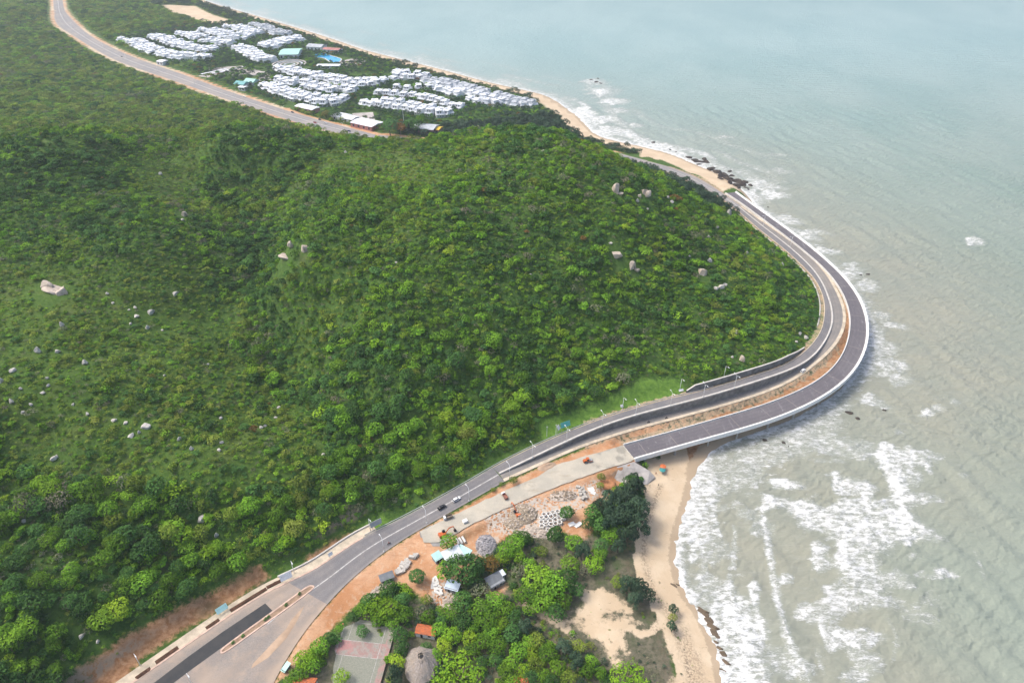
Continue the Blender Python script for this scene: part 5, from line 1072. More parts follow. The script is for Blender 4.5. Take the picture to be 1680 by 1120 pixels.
def car(c, rz, colname, colr, lab, grp=None, suv=True):
    o = empty('car', tuple(c), rz); tag(o, lab, 'car', grp)
    link('body', prof_mesh('body', [(-2.25, .42), (2.25, .42), (2.28, .78), (1.95, .95), (1.15, 1.02), (-2.2, 1.06), (-2.3, .8)], .92, paint(colname, colr), .08), o)
    link('cabin_glass', prof_mesh('cabin_glass', [(1.18, 1.0), (.45, 1.52), (-1.65, 1.55), (-2.15, 1.03)], .82, M['glass_dark'], .2), o)
    link('roof', prof_mesh('roof', [(.5, 1.5), (.38, 1.58), (-1.55, 1.61), (-1.72, 1.53)], .70, paint(colname, colr), .05), o)
    for s in (-1, 1): b = MB(); b.box((2.24, s * .66, .76), (.12, .36, .16)); b.build('headlight', M['headlamp'], o)
    wheels(o, .34, .22, (-1.4, 1.42), .84); return o
def on_road(u, v, L, z=ROADZ, flip=0): c = W(u, v, z + .03); return c, facing(c, L) + flip
car(*on_road(725, 833, Lh), 'black', (.02, .02, .024), 'black car driving up the straight road ahead of the white one'); car(*on_road(749, 820, Lh), 'white', (.76, .77, .78), 'white car on the straight road just up from the black car'); car(*on_road(1317, 609, Lo), 'white', (.76, .77, .78), 'white car on the lower carriageway at the bend')
for u, v, cn, cc, lab in [(480,185,'blue',(.05,.07,.14),'dark blue car on the distant highway by the long white roof'),(517,202,'red',(.35,.03,.03),'red car at the near edge of the distant highway'),(525,197,'black',(.02,.02,.024),'black car in the middle of the distant highway'),(534,203,'white',(.76,.77,.78),'white car passing the red one on the distant highway'),(573,216,'blue',(.05,.07,.14),'dark blue car on the highway near the bare round trees'),(200,94,'black',(.02,.02,.024),'black car alone on the distant highway below the first villas'),(401,160,'white',(.76,.77,.78),'white car on the distant highway below the teal tents'),(616,228,'white',(.76,.77,.78),'white car on the highway where the headland hides it')]:
    car(*on_road(u, v, ha, HWZ), cn, cc, lab, 'cars on the distant highway')
def truck(c, rz, cab, bed, lab, L=6.6):
    o = empty('truck', tuple(c), rz); o.scale = (.74, .74, .74); tag(o, lab, 'truck')
    link('cab', prof_mesh('cab', [(1.5, .7), (3.2, .7), (3.25, 1.5), (2.95, 2.6), (1.6, 2.7)], 1.15, paint(*cab), .06), o); b = MB(); b.box((3.08, 0, 2.0), (.1, 2.0, .75)); q = b.build('windscreen', M['glass_dark'], o)
    b = MB(); b.box((-.9, 0, 1.1), (4.6, 2.3, .25)); [b.box((-.9, s * 1.12, 1.75), (4.6, .1, 1.2)) for s in (-1, 1)]; [b.box((x, 0, 1.75), (.1, 2.3, 1.2)) for x in (-3.15, 1.35)]; b.build('cargo_bed', paint(*bed), o)
    b = MB(); b.box((0, 0, .75), (6.2, 1.0, .35)); b.build('chassis', M['dark_rubber'], o); wheels(o, .5, .32, (-2.4, -1.3, 2.3), .98); return o
truck(np.append(W(828, 815, ROADZ)[:2], ROADZ), R(118), ('white', (.76, .77, .78)), ('dull_red', (.30, .13, .09)), 'small white cab lorry with a red bed parked across the gravel base')
truck(np.append(W(735, 850, ROADZ)[:2], ROADZ), R(205), ('white', (.76, .77, .78)), ('drab', (.22, .18, .14)), 'small white cab lorry with drab bed stopped beside the old road edge')
M['orange'] = paint('orange', (.52, .12, .025)); M['orange_'] = M['orange']
def excavator(c, rz, lab):
    o = empty('excavator', tuple(c), rz); tag(o, lab, 'excavator')
    for s in (-1, 1): link('track', prof_mesh('track', [(-1.9, .1), (1.9, .1), (2.2, .45), (1.9, .85), (-1.9, .85), (-2.2, .45)], .3, M['dark_rubber']), o, (0, s * 1.15, 0))
    b = MB(); b.box((-.4, 0, 1.5), (3.6, 2.5, 1.1), 0, .94); b.box((-1.7, 0, 1.75), (1.0, 2.5, 1.3), 0, .9); b.build('house', M['orange'], o)
    b = MB(); b.box((.7, .75, 2.5), (1.5, 1.0, 1.3), 0, .86); b.build('operator_cab', M['glass_dark'], o)
    def arm(n, pts, w0, mat):
        b = MB(); [b.tube(p, q, w0, w0 * .85, 6) for p, q in zip(pts, pts[1:])]; return b.build(n, mat, o)
    arm('boom', [(1.2, -.2, 1.7), (3.3, -.2, 4.4), (5.6, -.2, 4.3)], .3, M['orange']); arm('stick', [(5.5, -.2, 4.4), (6.3, -.2, 1.7)], .22, M['orange'])
    link('bucket', prof_mesh('bucket', [(5.9, 1.7), (6.6, 1.8), (7.0, 1.1), (6.5, .5), (5.7, .7)], .55, M['dark_rubber']), o, (0, -.2, 0)); return o
excavator(G(727, 879), R(28), 'orange tracked excavator with raised arm at the edge of the gravel base'); excavator(G(848, 845), R(120), 'red brown excavator sunk among heaps of broken rock')
def roller(c, rz, lab):
    o = empty('road_roller', tuple(c), rz); tag(o, lab, 'road roller'); b = MB(); b.tube((1.9, -1.05, .75), (1.9, 1.05, .75), .75, .75, 20); b.build('drum', M['metal_grey'], o)
    b = MB(); [b.box((1.3, s * 1.2, .85), (2.2, .2, .35)) for s in (-1, 1)]; b.box((.2, 0, .9), (.8, 1.0, .7)); b.box((-1.5, 0, 1.25), (2.3, 1.8, 1.1), 0, .88); b.build('body', M['orange'], o)
    b = MB(); b.box((-.1, 0, 1.9), (1.2, 1.5, 1.3), 0, .9); b.build('operator_cab', M['glass_dark'], o); b = MB(); b.box((-.1, 0, 2.62), (1.5, 1.8, .12)); b.build('roof', M['orange'], o); wheels(o, .75, .5, (-1.5,), .95); return o
roller(np.append(W(964, 757, ROADZ)[:2], ROADZ), R(18), 'orange road roller working on the pale gravel base')
def skin(name, pts, edges, rad, mat, parent):
    me = bpy.data.meshes.new(name); me.from_pydata(pts, edges, []); me.materials.append(mat); o = link(name, me, parent); md = o.modifiers.new('skin', 'SKIN')
    for i, r in enumerate(rad): me.skin_vertices[0].data[i].radius = (r, r)
    me.skin_vertices[0].data[0].use_root = True; o.modifiers.new('round', 'SUBSURF').levels = 1; return o
M['skin_tone'] = plain('skin_tone', (.36, .22, .15), .7, .05, 2); M['cloth_dark'] = plain('cloth_dark', (.05, .055, .08), .9, .1, 3); M['cloth_red'] = plain('cloth_red', (.30, .07, .06), .9, .1, 3); M['cloth_pale'] = plain('cloth_pale', (.45, .44, .42), .9, .1, 3)
def person(c, rz, cloth, lab, seated=False, zs=0.0):
    root = empty('person', (c[0], c[1], c[2] + zs), rz); tag(root, lab, 'person')
    if seated: pts = [(0, 0, .78), (.02, 0, 1.05), (.05, 0, 1.32), (.06, 0, 1.47), (.09, 0, 1.62), (.08, 0, 1.72), (.05, .2, 1.30), (.25, .26, 1.10), (.52, .24, 1.08), (.05, -.2, 1.30), (.25, -.26, 1.10), (.52, -.24, 1.08), (.02, .12, .76), (.42, .16, .70), (.36, .16, .28), (.5, .16, .24), (.02, -.12, .76), (.42, -.16, .70), (.36, -.16, .28), (.5, -.16, .24)]
    else: pts = [(0, 0, .93), (0, 0, 1.18), (.01, 0, 1.40), (.02, 0, 1.52), (.04, 0, 1.63), (.03, 0, 1.73), (0, .19, 1.40), (.02, .26, 1.12), (.10, .25, .88), (0, -.19, 1.40), (-.02, -.26, 1.12), (.04, -.27, .86), (0, .10, .90), (.06, .12, .48), (.0, .12, .07), (.14, .13, .03), (0, -.10, .90), (-.04, -.12, .48), (-.10, -.12, .07), (.04, -.13, .03)]
    E = [(0, 1), (1, 2), (2, 3), (3, 4), (4, 5), (2, 6), (6, 7), (7, 8), (2, 9), (9, 10), (10, 11), (0, 12), (12, 13), (13, 14), (14, 15), (0, 16), (16, 17), (17, 18), (18, 19)]
    Rr = [.15, .15, .16, .06, .10, .08, .075, .05, .04, .075, .05, .04, .10, .07, .045, .04, .10, .07, .045, .04]
    skin('body', pts, E, Rr, cloth, root); b = MB(); b.box((pts[5][0] - .02, 0, pts[5][2] + .02), (.2, .19, .12), 0, .6); b.build('hair', M['dark_rubber'], root); return root
def motorbike(c, rz, lab, cloth, lab2):
    o = empty('motorbike', tuple(c), rz); tag(o, lab, 'motorbike'); link('body', prof_mesh('body', [(-.75, .55), (.3, .35), (.62, .62), (.55, .95), (.3, .72), (-.55, .80), (-.85, .72)], .16, paint('black', (.02, .02, .024))), o)
    b = MB(); b.tube((.52, -.33, 1.06), (.52, .33, 1.06), .025, .025, 6); b.build('handlebar', M['metal_grey'], o)
    for x in (-.62, .66): link('wheel', wheel_mesh(.29, .1), o, (x, 0, .29))
    person(c, rz, cloth, lab2, True, .02)
motorbike(*on_road(1064, 693, Lo), 'motorbike on the lower carriageway, first of two past the viaduct end', M['cloth_dark'], 'person in dark clothes riding the first of two motorbikes below the wall'); motorbike(*on_road(1093, 686.5, Lo), 'motorbike on the lower carriageway close under the tall wall', M['cloth_dark'], 'person in dark clothes riding the second motorbike under the tall wall'); motorbike(*on_road(638, 892, Lo), 'motorbike at the road edge near the red soil ramp', M['cloth_red'], 'person in a red top riding at the road edge by the red soil ramp')
# ------------------------------------------------------------------ beach
def umbrella(u, v, cc, lab):
    c = G(u, v); o = empty('beach_umbrella', tuple(c)); tag(o, lab, 'umbrella'); b = MB(); b.tube((0, 0, 0), (0, 0, 2.7), .04, .04, 6); b.build('pole', M['metal_grey'], o)
    n = 16; b = MB(); b.add([(0, 0, 2.75)] + [(1.7 * math.cos(k * 2 * math.pi / n), 1.7 * math.sin(k * 2 * math.pi / n), 2.15 + .06 * (k % 2)) for k in range(n)], [(0, 1 + k, 1 + (k + 1) % n) for k in range(n)]); b.build('canopy', col('canopy_' + lab.split()[0], cc), o)
umbrella(1087, 769, (.58, .16, .06), 'orange beach umbrella on the sand under the viaduct end'); umbrella(1086, 775, (.05, .26, .26), 'teal beach umbrella just below the orange one')
person(G(1080, 797), .6, M['cloth_dark'], 'person in dark clothes standing alone on the sand below the umbrellas'); person(G(1076, 778), 2.0, M['cloth_red'], 'person in a red top standing beside the concrete apron')
# ------------------------------------------------------------------ works yard
M['culvert'] = plain('culvert_concrete', (.62, .61, .58), .85, .15, .8)
def culvert_mesh():
    b = MB(); n = 6; R0, R1 = 1.35, .98; o_, i_ = [], []
    for k in range(n):
        t = math.pi * 2 * k / n + .26; o_.append((R0 * math.cos(t), R0 * math.sin(t))); i_.append((R1 * math.cos(t), R1 * math.sin(t)))
    for k in range(n):
        j = (k + 1) % n; b.add([(*o_[k], 0), (*o_[j], 0), (*i_[j], 0), (*i_[k], 0), (*o_[k], 1.4), (*o_[j], 1.4), (*i_[j], 1.4), (*i_[k], 1.4)], [(3, 2, 1, 0), (4, 5, 6, 7), (0, 1, 5, 4), (2, 3, 7, 6)])
    return b.mesh('culvert_section', M['culvert'])
cm = culvert_mesh(); bl = []
for r_, (u0, v0, n_) in enumerate([(893,846,5),(889,852,6),(888,859,6),(889,865,5),(900,871,2)]):
    for k in range(n_):
        u, v = u0 + k * 7.4 + gb.uniform(-.8, .8), v0 - k * 1.6 + gb.uniform(-.5, .5); c = G(u, v); o = link('culvert_section', cm, None, tuple(c), gb.uniform(0, 1)); o.rotation_euler = (R(gb.uniform(-8, 8)), R(gb.uniform(-8, 8)), gb.uniform(0, 1.1)); o.scale = (1.05,) * 3
        tag(o, 'hollow six sided white concrete frame in the %s row of the stack' % ['top', 'second', 'third', 'fourth', 'lowest'][r_], 'culvert section', 'concrete frames in the %s row' % ['top', 'second', 'third', 'fourth', 'lowest'][r_])
def slab_pile(name, spots, sizes, mat, lab, cat, grp):
    bl = []
    for i, (u, v) in enumerate(spots):
        c = G(u, v); s = sizes[i % len(sizes)]; k = .55; b = MB(); b.box((0, 0, s[2] / 2), s, 0, .94); o = b.build(name, M[mat], None, tuple(c), gb.uniform(0, 3.1)); o.rotation_euler = (R(gb.uniform(-14, 14)), R(gb.uniform(-14, 14)), gb.uniform(0, 3.1)); tag(o, None, cat, grp); bl.append((o, lab, u, v))
    return bl
L_ = slab_pile('concrete_block', [(949,800),(954,803),(951,807),(957,808),(953,812),(959,813),(956,818),(961,817)], [(2.4, 1.6, 1.4), (1.8, 1.8, 1.2), (3, 1.3, 1.2)], 'concrete', 'square grey concrete block on the yard', 'concrete block', 'concrete blocks on the yard')
name_by_place(L_, {'the lone bush on the yard': (985,795)})
L_ = slab_pile('white_slab', [(970,803),(973,808),(938,860),(945,862),(950,860)], [(3.4, 2.4, .5), (2.6, 2.0, .4)], 'white_paint', 'flat white slab lying on red soil', 'slab', 'white slabs on the yard'); name_by_place(L_, {'the stack of concrete frames': (905,856)})
L_ = slab_pile('stone_block', [(652,938),(656,934),(660,931),(661,926),(665,925),(663,934),(668,921),(671,923),(676,915),(680,913),(684,912),(655,940),(667,930),(659,938)], [(2.6, 2.0, 1.5), (2.0, 1.7, 1.3), (3, 1.6, 1.4)], 'granite', 'grey stone block in the row', 'stone block', 'stone blocks by the dirt track'); name_by_place(L_, {'the round solitary tree': (685,946)})
L_ = slab_pile('broken_slab', [(711,953),(716,956),(713,960),(719,961),(715,966),(721,967),(718,972),(710,962),(724,972),(716,950)], [(3.6, 1.2, .5), (2.4, 1.8, .4), (3.0, 1.0, .6)], 'culvert', 'pale broken slab', 'slab', 'broken slabs by the blue white shed'); name_by_place(L_, {'the blue white shed': (743,960)})
for k, (u, v) in enumerate([(751,889),(756,888),(761,886)]):
    c = G(u, v); b = MB(); b.tube((-1.9, 0, .62), (1.9, 0, .62), .62, .62, 14); o = b.build('concrete_pipe', M['culvert'], None, tuple(c), R(-62)); tag(o, ['white concrete pipe lying outermost beside the small tree', 'white concrete pipe lying in the middle of three', 'white concrete pipe lying closest to the red cutting'][k], 'pipe', 'three pipes beside the small tree')
for u, v in ((763,857),):
    c = G(u, v); b = MB(); b.box((0, 0, .8), (2.2, 1.6, 1.6), 0, .95); b.box((0, 0, 1.7), (2.5, 1.9, .15)); o = b.build('site_cabin', M['white_paint'], None, tuple(c), .5); tag(o, 'tiny white box standing on the rim of the red cutting', 'box')
def heap(u, v, rx, ry, h, mat, seed, lab, cat='heap', rz=0.0, bits=0, bm_=None):
    c = G(u, v); n = 34; t = np.linspace(-1, 1, n); X, Y = np.meshgrid(t, t); r = np.hypot(X, Y); Z = h * np.clip(1 - r ** 1.6, 0, 1) * (.55 + .9 * fbm(X * 3.1 + seed, Y * 3.1, 4)) - .15 - 2.5 * h * np.clip(r - .93, 0, 1)
    g = np.random.default_rng(seed); v_ = np.stack([X * rx, Y * ry, Z], -1).reshape(-1, 3); b = MB(); b.v = [tuple(q) for q in v_]; b.f = [list(f) for f in grid_faces(n, n)]; b.m = [0] * len(b.f); b.cur = 1
    for k in range(bits):
        a, q = g.uniform(0, 6.28), math.sqrt(g.uniform(0, .8)); x, y = q * math.cos(a), q * math.sin(a); zz = h * max(0, 1 - q ** 1.6) * .95
        if g.random() < .45: d = g.normal(size=3) * [1, 1, .35]; d = d / np.linalg.norm(d) * g.uniform(.6, 1.9); p0 = Vector((x * rx, y * ry, zz + .1)); b.tube(p0, p0 + Vector(d), .09, .05, 4, False)
        else: s = g.uniform(.3, 1.0); b.box((x * rx, y * ry, zz + .1), (s, s * g.uniform(.5, 1), s * .5), g.uniform(0, 3), .8)
    o = b.build('rubble_heap', [M[mat], M[bm_ or mat]], None, tuple(c), rz); tag(o, lab, cat); return o
M['rubble_brown'] = plain('rubble_brown', (.30, .245, .18), .95, .35, .9); M['rubble_blue'] = plain('rubble_blue', (.30, .29, .30), .95, .35, 1.1); M['rubble_pale'] = plain('rubble_pale', (.46, .40, .34), .95, .25, 1.0); M['laterite'] = plain('laterite', (.42, .20, .095), .95, .25, .4)
heap(858, 842, 8, 7, 3.0, 'rubble_brown', 3, 'brown heap of broken rock and roots next to the sunken excavator', bits=190, bm_='rubble_pale'); heap(842, 858, 6, 4, 1.4, 'rubble_brown', 9, 'low brown rubble heap below the sunken excavator', bits=110, bm_='rubble_pale'); heap(880, 872, 9, 4, 1.2, 'rubble_pale', 4, 'long pale heap of rubble at the lower rim of the yard', bits=150)
heap(797, 893, 5.5, 6.5, 2.2, 'rubble_blue', 5, 'blue grey stone heap above the red leaved tree', bits=150); heap(920, 812, 9, 4, 1.3, 'rubble_pale', 6, 'low pale heap of spoil along the gravel base', bits=150, bm_='rubble_brown'); heap(992, 793, 6, 4, 1.6, 'laterite', 7, 'orange soil mound beside the concrete apron'); heap(897, 765, 6, 3.2, 1.5, 'dust', 8, 'sandy mound between the old road and the gravel base', rz=.35)
heap(735, 989, 3, 4, .9, 'rubble_pale', 10, 'whitish rubble heap below the broken slabs', bits=70); heap(620, 968, 8, 2, .9, 'rubble_pale', 12, 'string of pale rubble along the wooded rim of the soil track', rz=.75, bits=90)
# ------------------------------------------------------------------ sheds, huts and the court
M['roof_white'] = plain('sheet_roof_white', (.66, .71, .75), .4, .10, .5); M['roof_turq'] = plain('sheet_roof_turquoise', (.40, .64, .60), .45, .10, .5); M['roof_grey'] = plain('sheet_roof_grey', (.16, .175, .19), .6, .15, .5); M['roof_blue'] = plain('sheet_roof_blue', (.52, .62, .74), .4, .1, .5); M['wall_grey'] = plain('shed_wall', (.28, .30, .32), .8, .2, .5)
tl = NT('clay_tile'); tp = tl.n('ShaderNodeTexCoord').outputs['Object']; wv = tl.n('ShaderNodeTexWave', bands_direction='X'); tl.set(wv.inputs[0], tp); wv.inputs['Scale'].default_value = 1.6; tl.bump(wv.outputs['Fac'], .08, .6); M['clay_tile'] = tl.fin(tl.mix(tl.ramp(tl.noise(tp, 1.2, 5, .7), .35, .68), (.56, .155, .055), (.36, .13, .07)), .85)
def shed(u, v, L, D, H, rz, roof, lab, gable=False, kind='shed', wall='wall_grey', pitch=.22):
    c = G(u, v); z = float(gz(c[0], c[1])); o = empty(kind, (c[0], c[1], z), rz); tag(o, lab, kind.replace('_', ' ')); b = MB(); b.box((0, 0, H / 2 - .2), (L, D, H + .4)); b.build('wall', M[wall], o)
    b = MB(); e = .35
    if gable:
        h2 = pitch * (D / 2 + e)
        b.add([(-L / 2 - e, -D / 2 - e, H), (L / 2 + e, -D / 2 - e, H), (L / 2 + e, 0, H + h2), (-L / 2 - e, 0, H + h2), (-L / 2 - e, D / 2 + e, H), (L / 2 + e, D / 2 + e, H), (-L / 2 - e, -D / 2 - e, H - .15), (L / 2 + e, -D / 2 - e, H - .15), (L / 2 + e, D / 2 + e, H - .15), (-L / 2 - e, D / 2 + e, H - .15)], [(0, 1, 2, 3), (3, 2, 5, 4), (6, 7, 1, 0), (9, 4, 5, 8), (9, 8, 7, 6), (1, 7, 8, 5, 2), (0, 3, 4, 9, 6)])
    else:
        zl, zh = H - pitch * D / 2 + .3, H + pitch * D / 2 + .3; q = [(-L / 2 - e, -D / 2 - e, zl), (L / 2 + e, -D / 2 - e, zl), (L / 2 + e, D / 2 + e, zh), (-L / 2 - e, D / 2 + e, zh)]
        b.add(q + [(a, d, z_ - .14) for a, d, z_ in q], [(0, 1, 2, 3), (7, 6, 5, 4), (0, 4, 5, 1), (1, 5, 6, 2), (2, 6, 7, 3), (3, 7, 4, 0)])
    b.build('roof', M[roof], o); d = MB(); d.box((-L * .2, -D / 2 - .03, 1.0), (1.0, .08, 2.0)); d.build('door', M['glass_dark'], o); w_ = MB(); w_.box((L * .22, -D / 2 - .03, 1.5), (1.2, .08, .9)); w_.build('window', M['glass_dark'], o); CLEAR.append((c[0], c[1], max(L, D) * .6)); return o
shed(718, 918, 3.8, 3.6, 2.8, R(38), 'roof_turq', 'small shed with pale turquoise roof on red soil'); shed(743, 916, 8.6, 6.2, 3.2, R(30), 'roof_white', 'largest white roofed shed between the two big green trees'); shed(760, 912, 6.4, 5.0, 3.0, R(-32), 'roof_turq', 'turquoise roofed shed joined to the big white roof'); shed(743, 966, 6.0, 4.0, 2.8, R(-18), 'roof_blue', 'blue white roofed shed under the big dark tree'); shed(812, 957, 7.2, 5.2, 2.8, R(34), 'roof_grey', 'dark grey roofed shed beside the red leaved tree'); shed(819, 949, 5.0, 2.4, 3.0, R(34), 'roof_white', 'narrow white roofed lean-to behind the dark grey shed'); shed(635, 950, 6.0, 3.0, 2.2, R(25), 'roof_grey', 'low grey roofed shelter at the end of the stone blocks'); shed(470, 1097, 1.5, 3.4, 1.5, R(-28), 'roof_turq', 'narrow pale turquoise roof at the lower road edge')
shed(700, 1039, 8.2, 4.0, 3.0, R(-10), 'clay_tile', 'orange tiled house behind the round thatched hut', True, 'tiled_house', 'white_paint', .5); shed(500, 1128, 9, 5, 3.0, R(-4), 'clay_tile', 'orange tiled roof at the lower edge below the tennis court trees', True, 'tiled_house', 'white_paint', .5); shed(855, 1124, 5, 4, 2.6, R(5), 'clay_tile', 'orange tiled roof peeping out under the large bright trees', True, 'tiled_house', 'white_paint', .5)
# thatched hut with a broken crown
th = NT('thatch'); tp = th.n('ShaderNodeTexCoord').outputs['Object']; tn = th.noise(th.mp(tp, (1, 1, .25)), 1.8, 6, .75); tn2 = th.noise(tp, .5, 4, .6); th.bump(tn, .25, .9); M['thatch'] = th.fin(th.mix(th.ramp(tn2, .35, .7, 0, .6), th.mix(th.ramp(tn, .3, .7), (.20, .175, .155), (.36, .32, .29)), (.28, .23, .18)), .95)
c = W(691, 1080, 11); zt = float(gz(c[0], c[1])); hut = empty('thatched_hut', (c[0], c[1], zt), 0); tag(hut, 'round grey thatched hut with a hole in the top of its roof', 'hut'); CLEAR.append((c[0], c[1], 8.5))
rings = [(7.2, 2.6), (6.2, 3.4), (5.0, 4.4), (3.8, 5.3), (2.6, 6.2), (1.7, 6.9), (1.2, 7.1)]; nn = 48; vs = []; 
for j, (r_, z_) in enumerate(rings):
    for k in range(nn):
        a = 2 * math.pi * k / nn; tail = max(0, math.cos(a + math.pi / 2)) ** 4 * (3.6 if j < 4 else 1.0) * (1 - j / 9); lobe = .25 * math.cos(8 * a) * (1 - j / 7); rr_k = r_ + tail + lobe + gb.uniform(-.12, .12); vs.append((rr_k * math.cos(a), rr_k * math.sin(a), z_ + gb.uniform(-.1, .1) - (.35 if j == 0 and k % 2 else 0)))
fs = [(j * nn + k, j * nn + (k + 1) % nn, (j + 1) * nn + (k + 1) % nn, (j + 1) * nn + k) for j in range(len(rings) - 1) for k in range(nn)]
b = MB().add(vs, fs); b.add([(q[0] * .93, q[1] * .93, q[2] - .45) for q in vs], [f[::-1] for f in fs]); b.build('thatch_roof', M['thatch'], hut)
b = MB(); g = np.random.default_rng(3)
for k in range(70): a = g.uniform(0, 6.28); r_ = g.uniform(.9, 3.2); d = Vector(g.normal(size=3) * [1, 1, .3]).normalized() * g.uniform(.6, 1.7); p0 = Vector((r_ * math.cos(a), r_ * math.sin(a), 7.2 - .78 * r_ + .2)); b.tube(p0, p0 + d, .09, .05, 4)
b.build('loose_thatch', plain('straw_pale', (.46, .40, .31), .95, .3, 2), hut); b = MB(); b.box((.2, -.2, 6.6), (1.6, 1.3, .3), .4); b.build('roof_hole', M['dark_rubber'], hut)
for k in range(8): a = 2 * math.pi * k / 8; b = MB(); b.tube((5.6 * math.cos(a), 5.6 * math.sin(a), -.3), (5.6 * math.cos(a), 5.6 * math.sin(a), 3.4), .16, .14, 8); b.build('post', M['bark'], hut)
# tennis court
CT = W([566, 652, 618, 520], [1014, 1023, 1140, 1128], 7.9); cc_ = CT.mean(0); ax_ = (CT[1] - CT[0] + CT[2] - CT[3])[:2]; wd_ = np.linalg.norm(ax_) / 2; ang = math.atan2(ax_[1], ax_[0]); ln_ = (np.linalg.norm((CT[0] - CT[3])[:2]) + np.linalg.norm((CT[1] - CT[2])[:2])) / 2
m = NT('court_paint'); tp = m.n('ShaderNodeTexCoord').outputs['Object']; sx = m.n('ShaderNodeSeparateXYZ'); m.set(sx.inputs[0], tp); n = m.noise(tp, .35, 6, .7); n2 = m.noise(tp, 1.6, 5, .75); n3 = m.noise(tp, .12, 3, .5)
gcol = m.mix(m.ramp(n2, .35, .7), (.19, .205, .165), (.285, .28, .235)); rcol = m.mix(m.ramp(n, .42, .58), (.33, .19, .18), (.32, .29, .265)); rcol = m.mix(m.ramp(n3, .5, .6, 0, .8), rcol, (.43, .19, .19))
bandy = m.mth('MULTIPLY', m.ramp(n2, .25, .6, .35, .9), m.mth('MULTIPLY', m.ramp(m.mth('ADD', sx.outputs[1], m.mth('MULTIPLY', sx.outputs[0], -.02)), -1.0, -.8), m.ramp(sx.outputs[1], 5.9, 5.7))); side = m.mth('MULTIPLY', m.ramp(n, .4, .6, .1, .7), m.ramp(sx.outputs[0], wd_ / 2 - 2.6, wd_ / 2 - 2.4))
cm_ = m.mix(m.mth('MAXIMUM', bandy, side), gcol, rcol); cm_ = m.mix(m.ramp(n, .55, .75, 0, .6), cm_, (.15, .15, .125)); M['court'] = m.fin(cm_, .9)
zc_ = max(float(gz(cc_[0] + a, cc_[1] + b_)) for a in (-8, 0, 8) for b_ in (-10, 0, 10)) + .1
b = MB(); b.box((0, 0, -1), (wd_, ln_, 2)); court = b.build('tennis_court', M['court'], None, (cc_[0], cc_[1], zc_), ang); tag(court, 'worn grey green tennis court with faded red band and white lines', 'tennis court')
b = MB(); hx = wd_ / 2 - 2.6
for y_ in (ln_ / 2 - 1.5, 5.8, -.9, -ln_ / 2 + 1.5): b.box((-1.2, y_, .012), (2 * hx - .8, .14, .02))
for x_ in (-hx - .8, hx - 1.6): b.box((x_, 0, .014), (.14, ln_ - 3, .02))
for y0_, y1_ in ((5.8, ln_ / 2 - 1.5), (-ln_ / 2 + 1.5, -.9)): b.box((-hx + 2.6, (y0_ + y1_) / 2, .016), (.12, y1_ - y0_, .02))
b.build('lines', M['marking'], court)
for s in (-1, 1): b = MB(); b.tube((s * hx * .93, 2.4, 0), (s * hx * .93, 2.4, 1.2), .07, .07, 8); b.build('net_post', M['metal_grey'], court)
CLEAR.append((cc_[0], cc_[1], wd_ * .55)); [CLEAR.append((cc_[0] - math.sin(ang) * q, cc_[1] + math.cos(ang) * q, wd_ * .5)) for q in (-9, 9)]

# loose stones, broken concrete and torn roots strewn over the works yard: nobody could count them
g = np.random.default_rng(77); b = MB(); mats_ = [M['rubble_pale'], M['rubble_brown'], M['laterite']]; polys_ = P_RUB + [PX(q) for q in ([(600,984),(640,955),(650,962),(610,992),(560,1030),(545,1035)], [(770,905),(845,870),(900,876),(955,885),(950,892),(880,886),(800,905)], [(690,960),(735,950),(760,965),(740,1000),(705,985)])]
for P_ in polys_:
    x0, y0 = P_.min(0); x1, y1 = P_.max(0); ar = abs(sum(P_[i - 1][0] * P_[i][1] - P_[i][0] * P_[i - 1][1] for i in range(len(P_)))) / 2
    for k in range(int(ar * .55)):
        x, y = g.uniform(x0, x1), g.uniform(y0, y1)
        if not inpoly(np.array([x]), np.array([y]), P_)[0]: continue
        b.cur = int(g.choice(3, p=[.5, .3, .2])); z = float(gz(x, y)); s = g.lognormal(math.log(.42), .5)
        if g.random() < .2: d = g.normal(size=3) * [1, 1, .25]; d = d / np.linalg.norm(d) * g.uniform(.6, 2.0); b.tube((x, y, z + .15), (x + d[0], y + d[1], z + .2 + abs(d[2])), .08, .04, 4, False)
        else: b.box((x, y, z + s * .2), (s * g.uniform(.7, 1.5), s * g.uniform(.6, 1.1), s * .6), g.uniform(0, 3), g.uniform(.55, .95))
tag(b.build('rubble', mats_), 'loose stones, broken concrete and torn roots strewn over the works yard', 'rubble', None, 'stuff')
# ------------------------------------------------------------------ resort's larger buildings, pool and grounds
def block(name, u, v, L, D, H, rz, roof, wall, lab, cat, pitch=0.0, z=None):
    c = W(u, v, 11); z = float(gz(c[0], c[1])) if z is None else z; o = empty(name, (c[0], c[1], z), R(rz)); tag(o, lab, cat); b = MB(); b.box((0, 0, H / 2 - .3), (L, D, H + .6)); b.build('wall', M[wall], o); e = .8
    b = MB(); h2 = pitch * D / 2; b.add([(-L / 2 - e, -D / 2 - e, H), (L / 2 + e, -D / 2 - e, H), (L / 2 + e, 0, H + h2 + .2), (-L / 2 - e, 0, H + h2 + .2), (L / 2 + e, D / 2 + e, H), (-L / 2 - e, D / 2 + e, H)], [(0, 1, 2, 3), (3, 2, 4, 5), (1, 4, 2), (0, 3, 5), (0, 5, 4, 1)]); b.build('roof', M[roof], o)
    for k in range(max(2, int(L / 7))): b = MB(); b.box((-L / 2 + (k + .5) * L / max(2, int(L / 7)), -D / 2 - .05, H * .5), (2.6, .12, H * .5)); b.build('window', M['pane_dark'], o)
    return o
M['hall_turq'] = plain('hall_roof', (.36, .60, .53), .6, .08, .1); M['shell_red'] = plain('shell_red', (.42, .20, .18), .8, .3, .2); M['yellow'] = plain('paint_yellow', (.62, .42, .05), .7, .1, .3); M['tent_teal'] = plain('tent_teal', (.16, .40, .40), .6, .12, .2)
